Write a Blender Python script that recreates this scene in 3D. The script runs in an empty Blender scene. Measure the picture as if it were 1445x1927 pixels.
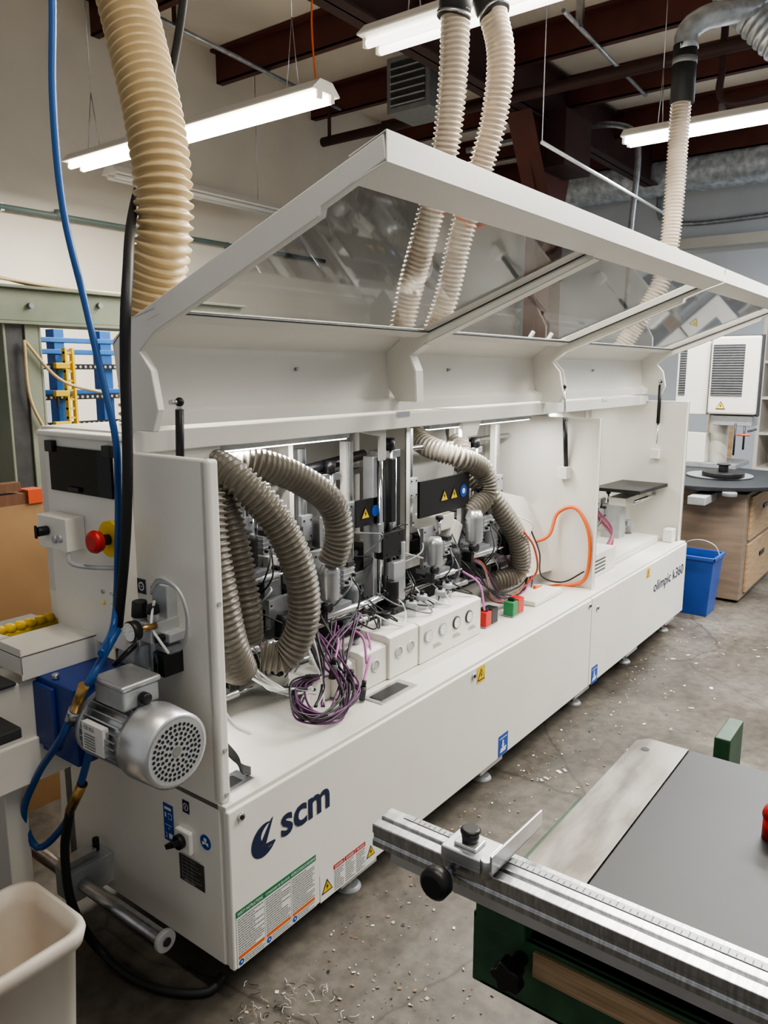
import bpy, math, random
from mathutils import Vector, Matrix
random.seed(7)
# ---------------------------------------------------------------- camera survey data
f=1450.0;p=math.radians(10.28);th=math.radians(37.1)
C=Vector((-1.171,-1.397,1.65))
F=(math.cos(th),math.sin(th));R=(math.sin(th),-math.cos(th))
def W(u,v,ax,val):
    a=(u-722.5)/f;b=(963.5-v)/f
    fw=math.cos(p)+b*math.sin(p);up=b*math.cos(p)-math.sin(p)
    d=(fw*F[0]+a*R[0],fw*F[1]+a*R[1],up)
    i='xyz'.index(ax);t=(val-C[i])/d[i]
    return Vector(tuple(C[k]+t*d[k] for k in range(3)))
sc=bpy.context.scene
COL=sc.collection
# ---------------------------------------------------------------- materials
MT={}
def mat(name,col,rough=.5,metal=0,var=.0,scale=8,bump=0,bscale=200,col2=None,coat=0,stretch=None):
    m=bpy.data.materials.new(name);m.use_nodes=True
    nt=m.node_tree;b=nt.nodes['Principled BSDF']
    b.inputs['Roughness'].default_value=rough;b.inputs['Metallic'].default_value=metal
    if coat:b.inputs['Coat Weight'].default_value=coat
    tc=nt.nodes.new('ShaderNodeTexCoord');mp=nt.nodes.new('ShaderNodeMapping')
    nt.links.new(tc.outputs['Object'],mp.inputs['Vector'])
    if stretch:mp.inputs['Scale'].default_value=stretch
    n=nt.nodes.new('ShaderNodeTexNoise');n.inputs['Scale'].default_value=scale;n.inputs['Detail'].default_value=5
    nt.links.new(mp.outputs['Vector'],n.inputs['Vector'])
    cr=nt.nodes.new('ShaderNodeValToRGB')
    c=Vector(col[:3])
    if col2 is None:
        lo=c*(1-var);hi=c*(1+var*.6)
    else: lo=Vector(col2[:3]);hi=c
    cr.color_ramp.elements[0].position=.35;cr.color_ramp.elements[1].position=.65
    cr.color_ramp.elements[0].color=(*[min(1,x) for x in lo],1);cr.color_ramp.elements[1].color=(*[min(1,x) for x in hi],1)
    nt.links.new(n.outputs['Fac'],cr.inputs['Fac']);nt.links.new(cr.outputs['Color'],b.inputs['Base Color'])
    if bump:
        n2=nt.nodes.new('ShaderNodeTexNoise');n2.inputs['Scale'].default_value=bscale
        nt.links.new(mp.outputs['Vector'],n2.inputs['Vector'])
        bp=nt.nodes.new('ShaderNodeBump');bp.inputs['Strength'].default_value=bump;bp.inputs['Distance'].default_value=.002
        nt.links.new(n2.outputs['Fac'],bp.inputs['Height']);nt.links.new(bp.outputs['Normal'],b.inputs['Normal'])
    MT[name]=m;return m
def emis(name,col,s):
    m=bpy.data.materials.new(name);m.use_nodes=True;nt=m.node_tree
    b=nt.nodes['Principled BSDF'];b.inputs['Base Color'].default_value=(*col,1)
    b.inputs['Emission Color'].default_value=(*col,1);b.inputs['Emission Strength'].default_value=s
    MT[name]=m;return m
def glass(name,tint,base,edge,rough=.03):
    m=bpy.data.materials.new(name);m.use_nodes=True;nt=m.node_tree
    nt.nodes.remove(nt.nodes['Principled BSDF']);o=nt.nodes['Material Output']
    t=nt.nodes.new('ShaderNodeBsdfTransparent');t.inputs['Color'].default_value=(*tint,1)
    g=nt.nodes.new('ShaderNodeBsdfGlossy');g.inputs['Roughness'].default_value=rough;g.inputs['Color'].default_value=(.9,.9,.9,1)
    lw=nt.nodes.new('ShaderNodeLayerWeight');lw.inputs['Blend'].default_value=.5
    pw=nt.nodes.new('ShaderNodeMath');pw.operation='POWER';pw.inputs[1].default_value=4
    ml=nt.nodes.new('ShaderNodeMath');ml.operation='MULTIPLY_ADD';ml.inputs[1].default_value=edge;ml.inputs[2].default_value=base
    mx=nt.nodes.new('ShaderNodeMixShader')
    nt.links.new(lw.outputs['Facing'],pw.inputs[0]);nt.links.new(pw.outputs[0],ml.inputs[0]);nt.links.new(ml.outputs[0],mx.inputs['Fac'])
    nt.links.new(t.outputs[0],mx.inputs[1]);nt.links.new(g.outputs[0],mx.inputs[2])
    nt.links.new(mx.outputs[0],o.inputs['Surface']);MT[name]=m;return m
mat('white',(.78,.76,.70),.36,0,.03,3,.12,500)
mat('white2',(.68,.66,.605),.45,0,.04,3,.1,500)
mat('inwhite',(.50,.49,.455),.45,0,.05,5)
mat('tanhose',(.54,.405,.22),.4,0,.08,4)
mat('greyhose',(.20,.18,.145),.3,0,.12,6)
mat('palehose',(.50,.43,.35),.35,0,.12,9)
mat('black',(.012,.012,.013),.4,0,.1,20)
mat('blackrough',(.02,.02,.022),.7,0,.2,40)
mat('steel',(.55,.56,.57),.3,1,.15,30)
mat('chrome',(.78,.79,.81),.12,1,.03,30)
mat('alu',(.62,.63,.64),.32,.75,.1,12)
mat('brushed',(.55,.56,.57),.3,1,.22,25,stretch=(1,8,1))
mat('castiron',(.30,.28,.25),.33,.8,.3,6,col2=(.14,.125,.11),stretch=(1,4,1))
mat('grey',(.22,.23,.24),.45,.2,.1,20)
mat('lightgrey',(.44,.46,.47),.45,.3,.1,20)
mat('darkgrey',(.05,.052,.055),.5,.2,.2,20)
mat('navy',(.005,.015,.06),.4)
mat('blue',(.01,.075,.38),.4,0,.1,10)
mat('motorblue',(.02,.05,.24),.45,0,.15,10)
mat('rackblue',(.015,.12,.40),.5,0,.15,10)
mat('airblue',(.018,.085,.28),.35)
mat('binblue',(.02,.07,.32),.45,0,.1,8)
mat('yellow',(.80,.54,.02),.5)
mat('red',(.5,.02,.015),.4)
mat('redorange',(.5,.07,.02),.4)
mat('orange',(.75,.14,.02),.4)
mat('green',(.03,.22,.08),.5)
mat('labelgreen',(.005,.18,.06),.5)
mat('purple',(.13,.035,.12),.4)
mat('pink',(.50,.15,.40),.4)
mat('labelwhite',(.78,.78,.75),.4)
mat('labelgrey',(.09,.09,.09),.5)
mat('machgreen',(.045,.12,.055),.5,0,.3,14,col2=(.025,.07,.035))
mat('oldgreen',(.16,.19,.135),.6,0,.2,5,col2=(.22,.24,.185))
mat('phenolic',(.018,.020,.024),.5,0,.12,5)
mat('wood',(.36,.23,.125),.6,0,.2,4,col2=(.24,.145,.07),stretch=(1,1,12))
mat('darkwood',(.16,.07,.035),.6,0,.2,4,col2=(.11,.05,.025),stretch=(12,1,1))
mat('ply',(.46,.32,.19),.6,0,.2,6,col2=(.30,.20,.11),stretch=(1,1,30))
mat('cabwood',(.25,.19,.145),.6,0,.2,4,col2=(.19,.145,.11),stretch=(1,1,8))
mat('mdf',(.30,.18,.085),.7,0,.1,5)
mat('galv',(.47,.50,.53),.35,.7,.25,18)
mat('ductgrey',(.55,.60,.65),.4,.35,.3,12)
mat('redsteel',(.10,.028,.022),.6,0,.2,3)
mat('darksteel',(.05,.022,.02),.6,0,.2,3)
mat('wall',(.70,.655,.575),.8,0,.06,1.2)
mat('wallfar',(.68,.72,.77),.8,0,.06,.8)  # white wall with the blue of daylight mixed into its colour
mat('ceil',(.76,.70,.61),.85,0,.08,1.5)
mat('fixture',(.80,.78,.73),.4)
mat('rubber',(.015,.015,.016),.55)
mat('dirtywhite',(.76,.71,.64),.5,0,.1,4,col2=(.60,.51,.41),stretch=(1,1,.35))
mat('chip',(.5,.44,.35),.8,0,.2,50)
mat('dial',(.88,.88,.85),.3)
mat('plate',(.11,.11,.10),.4,.6,.2,30)
mat('brass',(.5,.33,.13),.35,1)
mat('bluegreen',(.13,.18,.17),.5)
mat('beige',(.56,.545,.49),.5,0,.04,4)
emis('tube',(1,.90,.72),15)
emis('tubecool',(.92,.97,1),14)
emis('tubedim',(1,.97,.92),2.8)
emis('led',(1,.98,.94),8)
glass('smoked',(.74,.745,.75),.045,.35)
glass('darkglass',(.10,.10,.11),.04,.5)
glass('clearplastic',(.8,.82,.84),.08,.4)
def floormat():
    m=bpy.data.materials.new('concrete');m.use_nodes=True;nt=m.node_tree;b=nt.nodes['Principled BSDF']
    tc=nt.nodes.new('ShaderNodeTexCoord')
    def N(s,d=8,dist=0):
        n=nt.nodes.new('ShaderNodeTexNoise');n.inputs['Scale'].default_value=s;n.inputs['Detail'].default_value=d;n.inputs['Distortion'].default_value=dist
        nt.links.new(tc.outputs['Object'],n.inputs['Vector']);return n
    def ramp(src,e):
        r=nt.nodes.new('ShaderNodeValToRGB');r.color_ramp.elements[0].position=e[0][0];r.color_ramp.elements[0].color=(*e[0][1],1)
        r.color_ramp.elements[1].position=e[-1][0];r.color_ramp.elements[1].color=(*e[-1][1],1)
        for q in e[1:-1]:
            x=r.color_ramp.elements.new(q[0]);x.color=(*q[1],1)
        nt.links.new(src,r.inputs['Fac']);return r
    def mul(a,c,fac=1,mode='MULTIPLY'):
        x=nt.nodes.new('ShaderNodeMix');x.data_type='RGBA';x.blend_type=mode;x.inputs['Factor'].default_value=fac
        nt.links.new(a,x.inputs['A']);nt.links.new(c,x.inputs['B']);return x.outputs['Result']
    base=ramp(N(1.3,9,.8).outputs['Fac'],[(.32,(.062,.054,.044)),(.5,(.108,.096,.080)),(.70,(.165,.149,.127))])
    fine=ramp(N(24,7).outputs['Fac'],[(.3,(.66,.66,.66)),(.7,(1.15,1.15,1.15))])
    c=mul(base.outputs['Color'],fine.outputs['Color'])
    v=nt.nodes.new('ShaderNodeTexVoronoi');v.feature='DISTANCE_TO_EDGE';v.inputs['Scale'].default_value=.7
    mx=nt.nodes.new('ShaderNodeMix');mx.data_type='RGBA';mx.inputs['Factor'].default_value=.14
    nt.links.new(tc.outputs['Object'],mx.inputs['A']);nt.links.new(N(3,8).outputs['Color'],mx.inputs['B'])
    nt.links.new(mx.outputs['Result'],v.inputs['Vector'])
    cr=ramp(v.outputs['Distance'],[(0,(.4,.38,.36)),(.005,(1,1,1))])
    c=mul(c,cr.outputs['Color'],.7)
    sp=ramp(N(170,2).outputs['Fac'],[(.71,(0,0,0)),(.75,(.12,.105,.085))])
    c=mul(c,sp.outputs['Color'],1,'ADD')
    dust=ramp(N(5,6,.5).outputs['Fac'],[(.60,(0,0,0)),(.75,(.05,.042,.03))])
    c=mul(c,dust.outputs['Color'],1,'ADD')
    nt.links.new(c,b.inputs['Base Color'])
    rr=ramp(N(2.5,6).outputs['Fac'],[(.3,(.28,.28,.28)),(.7,(.55,.55,.55))])
    nt.links.new(rr.outputs['Color'],b.inputs['Roughness'])
    bp=nt.nodes.new('ShaderNodeBump');bp.inputs['Strength'].default_value=.25;bp.inputs['Distance'].default_value=.004
    nt.links.new(N(40,6).outputs['Fac'],bp.inputs['Height']);nt.links.new(bp.outputs['Normal'],b.inputs['Normal'])
    MT['concrete']=m
floormat()
# ---------------------------------------------------------------- geometry builder
WL={}
def catmull(pts,ds):
    pts=[Vector(q) for q in pts]
    P=[pts[0]*2-pts[1]]+pts+[pts[-1]*2-pts[-2]]
    out=[]
    for i in range(1,len(P)-2):
        p0,p1,p2,p3=P[i-1],P[i],P[i+1],P[i+2]
        t0=0;t1=t0+max(1e-5,(p1-p0).length)**.5;t2=t1+max(1e-5,(p2-p1).length)**.5;t3=t2+max(1e-5,(p3-p2).length)**.5
        n=max(8,int((p2-p1).length/ds*2));n=min(n,600)
        for k in range(n):
            t=t1+(t2-t1)*k/n
            A1=p0*((t1-t)/(t1-t0))+p1*((t-t0)/(t1-t0));A2=p1*((t2-t)/(t2-t1))+p2*((t-t1)/(t2-t1));A3=p2*((t3-t)/(t3-t2))+p3*((t-t2)/(t3-t2))
            B1=A1*((t2-t)/(t2-t0))+A2*((t-t0)/(t2-t0));B2=A2*((t3-t)/(t3-t1))+A3*((t-t1)/(t3-t1))
            out.append(B1*((t2-t)/(t2-t1))+B2*((t-t1)/(t2-t1)))
    out.append(pts[-1])
    res=[out[0]];acc=0
    for a,b in zip(out,out[1:]):
        L=(b-a).length
        if L<1e-9: continue
        pos=0
        while acc+(L-pos)>=ds:
            pos+=ds-acc;acc=0
            res.append(a.lerp(b,pos/L))
        acc+=L-pos
    if len(res)<2 or (res[-1]-out[-1]).length>ds*.3:res.append(out[-1])
    return res
TXT={}
def textmesh(s,off=0):
    k=(s,off)
    if k in TXT:return TXT[k]
    cu=bpy.data.curves.new('t','FONT');cu.body=s;cu.offset=off;cu.resolution_u=3
    o=bpy.data.objects.new('t',cu);COL.objects.link(o)
    dg=bpy.context.evaluated_depsgraph_get();me=bpy.data.meshes.new_from_object(o.evaluated_get(dg))
    vs=[(v.co.x,v.co.y) for v in me.vertices];fs=[tuple(q.vertices) for q in me.polygons]
    bpy.data.objects.remove(o);bpy.data.curves.remove(cu);bpy.data.meshes.remove(me)
    TXT[k]=(vs,fs);return TXT[k]
class G:
    def __init__(s):
        s.v=[];s.f=[];s.m=[];s.sm=[];s.mats=[]
    def mi(s,m):
        if m not in s.mats:s.mats.append(m)
        return s.mats.index(m)
    def add(s,vs,fs,m,smooth=False):
        o=len(s.v);s.v+=[Vector(q) for q in vs];k=s.mi(m)
        for q in fs:
            s.f.append([o+i for i in q]);s.m.append(k);s.sm.append(smooth)
        return s
    def box(s,a,b,m,rot=None):
        x0,x1=sorted((a[0],b[0]));y0,y1=sorted((a[1],b[1]));z0,z1=sorted((a[2],b[2]))
        vs=[Vector(q) for q in [(x0,y0,z0),(x1,y0,z0),(x1,y1,z0),(x0,y1,z0),(x0,y0,z1),(x1,y0,z1),(x1,y1,z1),(x0,y1,z1)]]
        if rot:
            c=Vector(((x0+x1)/2,(y0+y1)/2,(z0+z1)/2));M=Matrix.Rotation(rot[1],3,rot[0]);vs=[c+M@(q-c) for q in vs]
        return s.add(vs,[(0,3,2,1),(4,5,6,7),(0,1,5,4),(1,2,6,5),(2,3,7,6),(3,0,4,7)],m)
    def prism(s,pts,ax,a0,a1,m):
        def mk(q,a):
            if ax=='x':return (a,q[0],q[1])
            if ax=='y':return (q[0],a,q[1])
            return (q[0],q[1],a)
        n=len(pts);vs=[mk(q,a0) for q in pts]+[mk(q,a1) for q in pts]
        fs=[tuple(range(n)),tuple(range(2*n-1,n-1,-1))]+[(i,i+n,(i+1)%n+n,(i+1)%n) for i in range(n)]
        return s.add(vs,fs,m)
    def strip(s,prof,ax,a0,a1,t,m):
        P=[Vector(q) for q in prof];n=len(P);o=[]
        for i in range(n):
            d1=(P[i]-P[i-1]).normalized() if i>0 else (P[1]-P[0]).normalized()
            d2=(P[i+1]-P[i]).normalized() if i<n-1 else d1
            nn=Vector((-(d1+d2).y,(d1+d2).x)).normalized();o.append(P[i]+nn*t)
        for i in range(n-1):
            s.prism([P[i],P[i+1],o[i+1],o[i]],ax,a0,a1,m)
        return s
    def lathe(s,p0,d,prof,m,n=24,smooth=True,caps=True):
        p0=Vector(p0);d=Vector(d).normalized()
        u=d.orthogonal().normalized();w=d.cross(u)
        vs=[]
        for (h,r) in prof:
            for k in range(n):
                a=2*math.pi*k/n;vs.append(p0+d*h+(u*math.cos(a)+w*math.sin(a))*r)
        fs=[]
        for i in range(len(prof)-1):
            for k in range(n):
                fs.append((i*n+k,i*n+(k+1)%n,(i+1)*n+(k+1)%n,(i+1)*n+k))
        s.add(vs,fs,m,smooth)
        if caps:
            o=len(s.v)-len(vs)
            for idx in (0,len(prof)-1):
                s.f.append([o+idx*n+k for k in (range(n-1,-1,-1) if idx==0 else range(n))]);s.m.append(s.mi(m));s.sm.append(False)
        return s
    def cyl(s,a,b,r,m,n=20,r2=None):
        a=Vector(a);b=Vector(b)
        return s.lathe(a,b-a,[(0,r),((b-a).length,r if r2 is None else r2)],m,n)
    def tube(s,pts,r,m,ds=.02,n=10,rf=None,raw=False):
        P=catmull(pts,ds) if not raw else [Vector(q) for q in pts]
        t=(P[1]-P[0]).normalized();u=t.orthogonal().normalized();vs=[]
        for i,q in enumerate(P):
            t2=(P[min(i+1,len(P)-1)]-P[max(i-1,0)]).normalized()
            u=(u-t2*u.dot(t2)).normalized();w=t2.cross(u)
            rr=r if rf is None else rf(i)*r
            for k in range(n):
                a=2*math.pi*k/n;vs.append(q+(u*math.cos(a)+w*math.sin(a))*rr)
        fs=[(i*n+k,i*n+(k+1)%n,(i+1)*n+(k+1)%n,(i+1)*n+k) for i in range(len(P)-1) for k in range(n)]
        o=len(s.v);s.add(vs,fs,m,True)
        for idx in (0,len(P)-1):
            s.f.append([o+idx*n+k for k in (range(n-1,-1,-1) if idx==0 else range(n))]);s.m.append(s.mi(m));s.sm.append(False)
        return s
    def hose(s,pts,r,pitch,m,amp=.16,n=24):
        pat=[1,1-amp*.15,1-amp,1-amp*1.05,1-amp*.8]
        return s.tube(pts,r,m,pitch/5,n,lambda i:pat[i%5])
    def sphere(s,c,r,m,n=14,sc=(1,1,1)):
        prof=[(-math.cos(math.pi*i/n),math.sin(math.pi*i/n)) for i in range(n+1)]
        vs=[];c=Vector(c)
        for h,q in prof:
            for k in range(n):
                a=2*math.pi*k/n;vs.append(c+Vector((q*math.cos(a)*r*sc[0],q*math.sin(a)*r*sc[1],h*r*sc[2])))
        fs=[(i*n+k,i*n+(k+1)%n,(i+1)*n+(k+1)%n,(i+1)*n+k) for i in range(n) for k in range(n)]
        return s.add(vs,fs,m,True)
    def pt(s,fc,u,v,off):
        if fc[0]=='y':return (u,fc[1]-off,v)
        return (fc[1]-off,-u,v)
    def poly(s,fc,pts,m,off=.001):
        return s.add([s.pt(fc,u,v,off) for u,v in pts],[tuple(range(len(pts)))],m)
    def rect(s,fc,u0,v0,u1,v1,m,off=.001):
        return s.poly(fc,[(u0,v0),(u1,v0),(u1,v1),(u0,v1)],m,off)
    def disc(s,fc,u,v,r,m,off=.001,n=24):
        return s.poly(fc,[(u+r*math.cos(2*math.pi*k/n),v+r*math.sin(2*math.pi*k/n)) for k in range(n)],m,off)
    def text(s,fc,t,u0,v0,w,h,m,off=.002,bold=0):
        vs,fs=textmesh(t,bold)
        xs=[q[0] for q in vs];ys=[q[1] for q in vs];a,b=min(xs),max(xs);c,d=min(ys),max(ys)
        return s.add([s.pt(fc,u0+(x-a)/(b-a)*w,v0+(y-c)/(d-c)*h,off) for x,y in vs],fs,m)
    def warn(s,fc,u,v,sz,off=.001):
        h=sz*.87
        s.poly(fc,[(u-sz/2,v-h/2),(u+sz/2,v-h/2),(u,v+h/2)],'black',off)
        k=.80
        s.poly(fc,[(u-sz/2*k,v-h/2*k),(u+sz/2*k,v-h/2*k),(u,v+h/2*k-.06*sz)],'yellow',off+.0006)
        s.poly(fc,[(u+.04*sz,v+.24*h),(u-.13*sz,v-.10*h),(u-.0*sz,v-.07*h)],'black',off+.0012)
        s.poly(fc,[(u-.03*sz,v-.34*h),(u+.12*sz,v-.0*h),(u-.01*sz,v-.03*h)],'black',off+.0012)
        return s
    def done(s,name,parent=None,bevel=0,label=None,category=None,group=None,kind=None,seg=2):
        mn=Vector([min(q[i] for q in s.v) for i in range(3)]);mx=Vector([max(q[i] for q in s.v) for i in range(3)])
        o=Vector(((mn.x+mx.x)/2,(mn.y+mx.y)/2,mn.z))
        me=bpy.data.meshes.new(name);me.from_pydata([tuple(q-o) for q in s.v],[],s.f)
        for m in s.mats:me.materials.append(MT[m])
        me.polygons.foreach_set('material_index',s.m);me.polygons.foreach_set('use_smooth',s.sm);me.update()
        ob=bpy.data.objects.new(name,me);COL.objects.link(ob);WL[ob.name]=o
        if parent is not None:
            ob.parent=parent;ob.location=o-WL[parent.name]
        else: ob.location=o
        if bevel:
            b=ob.modifiers.new('bevel','BEVEL');b.width=bevel;b.segments=seg;b.limit_method='ANGLE';b.angle_limit=math.radians(40)
        if label:ob['label']=label
        if category:ob['category']=category
        if group:ob['group']=group
        if kind:ob['kind']=kind
        return ob
def thing(name,loc,label=None,category=None,parent=None,group=None):
    e=bpy.data.objects.new(name,None);e.empty_display_size=.1;COL.objects.link(e);loc=Vector(loc);WL[e.name]=loc
    if parent is not None:e.parent=parent;e.location=loc-WL[parent.name]
    else:e.location=loc
    if label:e['label']=label
    if category:e['category']=category
    if group:e['group']=group
    return e
# ================================================================ SETTING
G().box((-3,-4,-.1),(11.1,5.1,0),'concrete').done('floor',kind='structure')
G().box((-3,5,0),(11.1,5.1,4.8),'wall').done('wall_back',kind='structure')
G().box((11,-4,0),(11.1,5,4.8),'wallfar').done('wall_far',kind='structure')
G().box((-3,-4,4.8),(11.1,5.1,4.9),'ceil').done('ceiling',kind='structure')
for i,x in enumerate([-1.2,.3,1.7,3.1,4.5,5.9,7.3,8.7,10.1]):
    g=G().box((x,-4,4.50),(x+.012,5,4.78),'redsteel').box((x,-4,4.50),(x+.08,5,4.515),'redsteel').box((x-.07,-4,4.77),(x+.01,5,4.795),'redsteel')
    g.done('trim_%d'%(i+1),kind='structure')
gy=2.5
g=G().box((-3,gy-.1,4.20),(10.9,gy+.1,4.22),'darksteel').box((-3,gy-.008,4.20),(10.9,gy+.008,4.75),'darksteel').box((-3,gy-.1,4.73),(10.9,gy+.1,4.75),'darksteel')
g.done('trim_20',kind='structure')
g=G()
g.prism([(6.75,0),(7.05,0),(7.3,3.4),(7.6,4.3),(6.2,4.3),(6.6,3.5)],'y',gy-.008,gy+.008,'redsteel')
g.box((6.70,gy-.14,0),(6.72,gy+.14,3.4),'redsteel').box((7.05,gy-.12,0),(7.07,gy+.12,3.4),'redsteel')
g.add([(6.70,gy-.14,3.4),(6.70,gy+.14,3.4),(6.2,gy+.14,4.2),(6.2,gy-.14,4.2)],[(0,1,2,3)],'redsteel')
g.box((6.65,gy-.3,3.75),(7.3,gy+.2,4.3),'darksteel')
g.done('trim_21',kind='structure')
a=W(0,388,'y',4.93);b=W(430,460,'y',4.93)
G().cyl((a.x-1,4.93,a.z),(b.x+1.5,4.93,a.z),.022,'bluegreen').cyl((a.x+.5,4.93,a.z-.02),(a.x+.5,4.93,a.z+.05),.035,'bluegreen').box((a.x,4.92,a.z-.03),(a.x+.03,5,a.z+.03),'steel').box((b.x,4.92,a.z-.03),(b.x+.03,5,a.z+.03),'steel').done('wall_pipe',label='thin grey-green pipe running along the white wall',category='pipe')
# unlit fixture row along the wall
a=W(205,325,'y',4.6);b=W(525,388,'y',4.6)
T=thing('unlit_light',((a.x+b.x)/2,4.6,a.z),'unlit white fluorescent light hanging parallel to the wall','ceiling light')
g=G().prism([(4.49,a.z),(4.55,a.z+.06),(4.65,a.z+.06),(4.71,a.z),(4.71,a.z-.008),(4.49,a.z-.008)],'x',a.x,b.x,'fixture').done('housing',T,.002)
for yy in (4.55,4.65): G().cyl((a.x+.02,yy,a.z-.028),(b.x-.02,yy,a.z-.028),.018,'labelwhite',12).done('lamp_tube',T)
for xx in (a.x+.3,b.x-.3): G().cyl((xx,4.6,a.z+.06),(xx,4.6,4.8),.004,'steel',6).done('hanging_wire',T)
for i,(u0,v0,u1,v1,r) in enumerate([(270,20,640,205,.02),(1060,20,1215,180,.018)]):
    a=W(u0,v0,'z',4.47);b=W(u1,v1,'z',4.47)
    G().cyl(a,b,r,'galv').box((a.x+.3,a.y-.03,4.46),(a.x+.34,a.y+.03,4.8),'steel').done('conduit',label='thin galvanized conduit under the roof beams',category='conduit',group='roof conduits')
a=W(1020,268,'z',3.0);b=W(1255,405,'z',3.0)
G().cyl(a,b,.012,'lightgrey').cyl(a,(a.x,a.y,4.8),.003,'steel').cyl(b,(b.x,b.y,4.8),.003,'steel').done('hanging_rod',label='thin grey metal rod hanging under the roof',category='rod')
a=W(620,265,'z',4.2)
G().cyl((a.x,a.y+.1,4.2),(a.x,-3,4.2),.05,'darksteel').cyl((a.x,a.y,4.2),(a.x,a.y,4.8),.02,'darksteel').cyl((a.x,-.5,4.2),(a.x,-.5,4.8),.02,'darksteel').done('sprinkler_pipe',label='black sprinkler pipe under the roof',category='pipe')
G().tube([(10.96,2.6,4.8),(10.96,2.6,3.9),(10.96,2.3,3.8),(10.96,.5,3.8)],.035,'galv',.1).done('conduit',label='grey conduit bent along the far wall',category='conduit')
a=W(1200,190,'x',7.9)
G().tube([(7.9,a.y+2.2,4.45),(7.9,a.y+.2,4.40),(7.9,a.y,4.25),(7.9,a.y,3.2)],.035,'galv',.05).cyl((7.9,a.y,3.2),(7.9,a.y,0),.03,'galv').done('conduit',label='grey conduit dropping from the roof',category='conduit')
a=W(1360,190,'x',6.0);b=W(1445,172,'x',6.0)
G().tube([(6.0,a.y+.02,4.8),(6.0,a.y+.02,a.z+.3),(6.0,a.y,a.z),(6.0,b.y-.5,b.z+.02)],.03,'darksteel',.04).cyl((6,a.y,a.z-.02),(6,a.y,a.z-.22),.03,'grey').done('gas_pipe',label='dark pipe with drop leg hanging under the roof',category='pipe')
a=W(1285,460,'x',10.85)
G().box((10.8,-4,a.z-.07),(11,a.y+1.4,a.z+.07),'white2').done('wall_beam',label='white horizontal beam on the far wall',category='beam')
P=catmull([(10.35,5,4.36),(10.35,-3.9,4.36)],.05)
g=G();g.tube(P,.26,'ductgrey',n=24,rf=lambda i:1.04 if i%3==0 else 1,raw=True)
for y in (4,2,0,-2):g.cyl((10.35,y,4.5),(10.35,y,4.8),.01,'steel')
g.done('spiral_duct',label='grey galvanized spiral duct along the far wall',category='duct')
# ================================================================ LIGHT FIXTURES
def fixture(a,b,lit,label,power,tint=(1,.95,.86),size=.16):
    a=Vector(a);b=Vector(b);x=a.x;z=a.z;y0,y1=sorted((a.y,b.y))
    T=thing('fluorescent_light',(x,(y0+y1)/2,z),label,'ceiling light',group='fluorescent shop lights')
    g=G().prism([(x-.11,z+.02),(x-.05,z+.075),(x+.05,z+.075),(x+.11,z+.02),(x+.11,z+.012),(x-.11,z+.012)],'y',y0,y1,'fixture')
    g.done('housing',T,.002)
    for dx in (-.05,.05):
        g=G();g.cyl((x+dx,y0+.02,z-.012),(x+dx,y1-.02,z-.012),.019,lit,12)
        g.box((x+dx-.014,y0,z-.026),(x+dx+.014,y0+.02,z+.015),'fixture').box((x+dx-.014,y1-.02,z-.026),(x+dx+.014,y1,z+.015),'fixture')
        g.done('lamp_tube',T)
    for yy in (y0+.25,y1-.25):
        g=G().cyl((x-.05,yy,z+.07),(x,yy,z+.45),.003,'steel',6).cyl((x+.05,yy,z+.07),(x,yy,z+.45),.003,'steel',6).cyl((x,yy,z+.45),(x,yy,4.8),.003,'steel',6)
        g.done('hanging_wire',T)
    if power:
        L=bpy.data.lights.new('lamp','AREA');L.shape='RECTANGLE';L.size=size;L.size_y=y1-y0;L.energy=power;L.color=tint
        o=bpy.data.objects.new('lamp_light',L);COL.objects.link(o);o.parent=T;o.location=(0,0,-.035)
    return T
FX=fixture((2.25,1.58,3.13),(2.25,4.02,3.13),'tube','white two-tube fluorescent light hanging over the machine, lit warm',150,(1,.93,.81))
fixture((1.95,1.04,3.16),(1.95,-1.4,3.16),'tubedim','white fluorescent light with plastic end caps above the hood',150)
fixture((4.75,.85,3.32),(4.75,-.9,3.32),'tubecool','lit fluorescent light hanging near the galvanized ducting',150,(.95,.98,1))
fixture((-.2,-.2,3.6),(-.2,-2.6,3.6),'tube','lit fluorescent light over the aisle beside the table saw',30)
fixture((3.6,-.8,3.25),(3.6,-2.9,3.25),'tube','out-of-view fluorescent light added to brighten the raised hood',170,(1,.97,.92),.08)  # added lamp outside the view, brightens the hood's inner sheet
fixture((9.0,-1.6,4.0),(9.0,-3.6,4.0),'tubecool','out-of-view cool fluorescent light added to brighten the far wall',280,(.88,.94,1))  # unseen lamp added for cool brightness on the far wall
G().tube([Vector((2.3,1.75,4.8)),Vector((2.32,1.72,4.0)),Vector((2.27,1.70,3.5)),Vector((2.28,1.68,3.2))],.005,'orange',.02,8).done('power_cord',FX)
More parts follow.
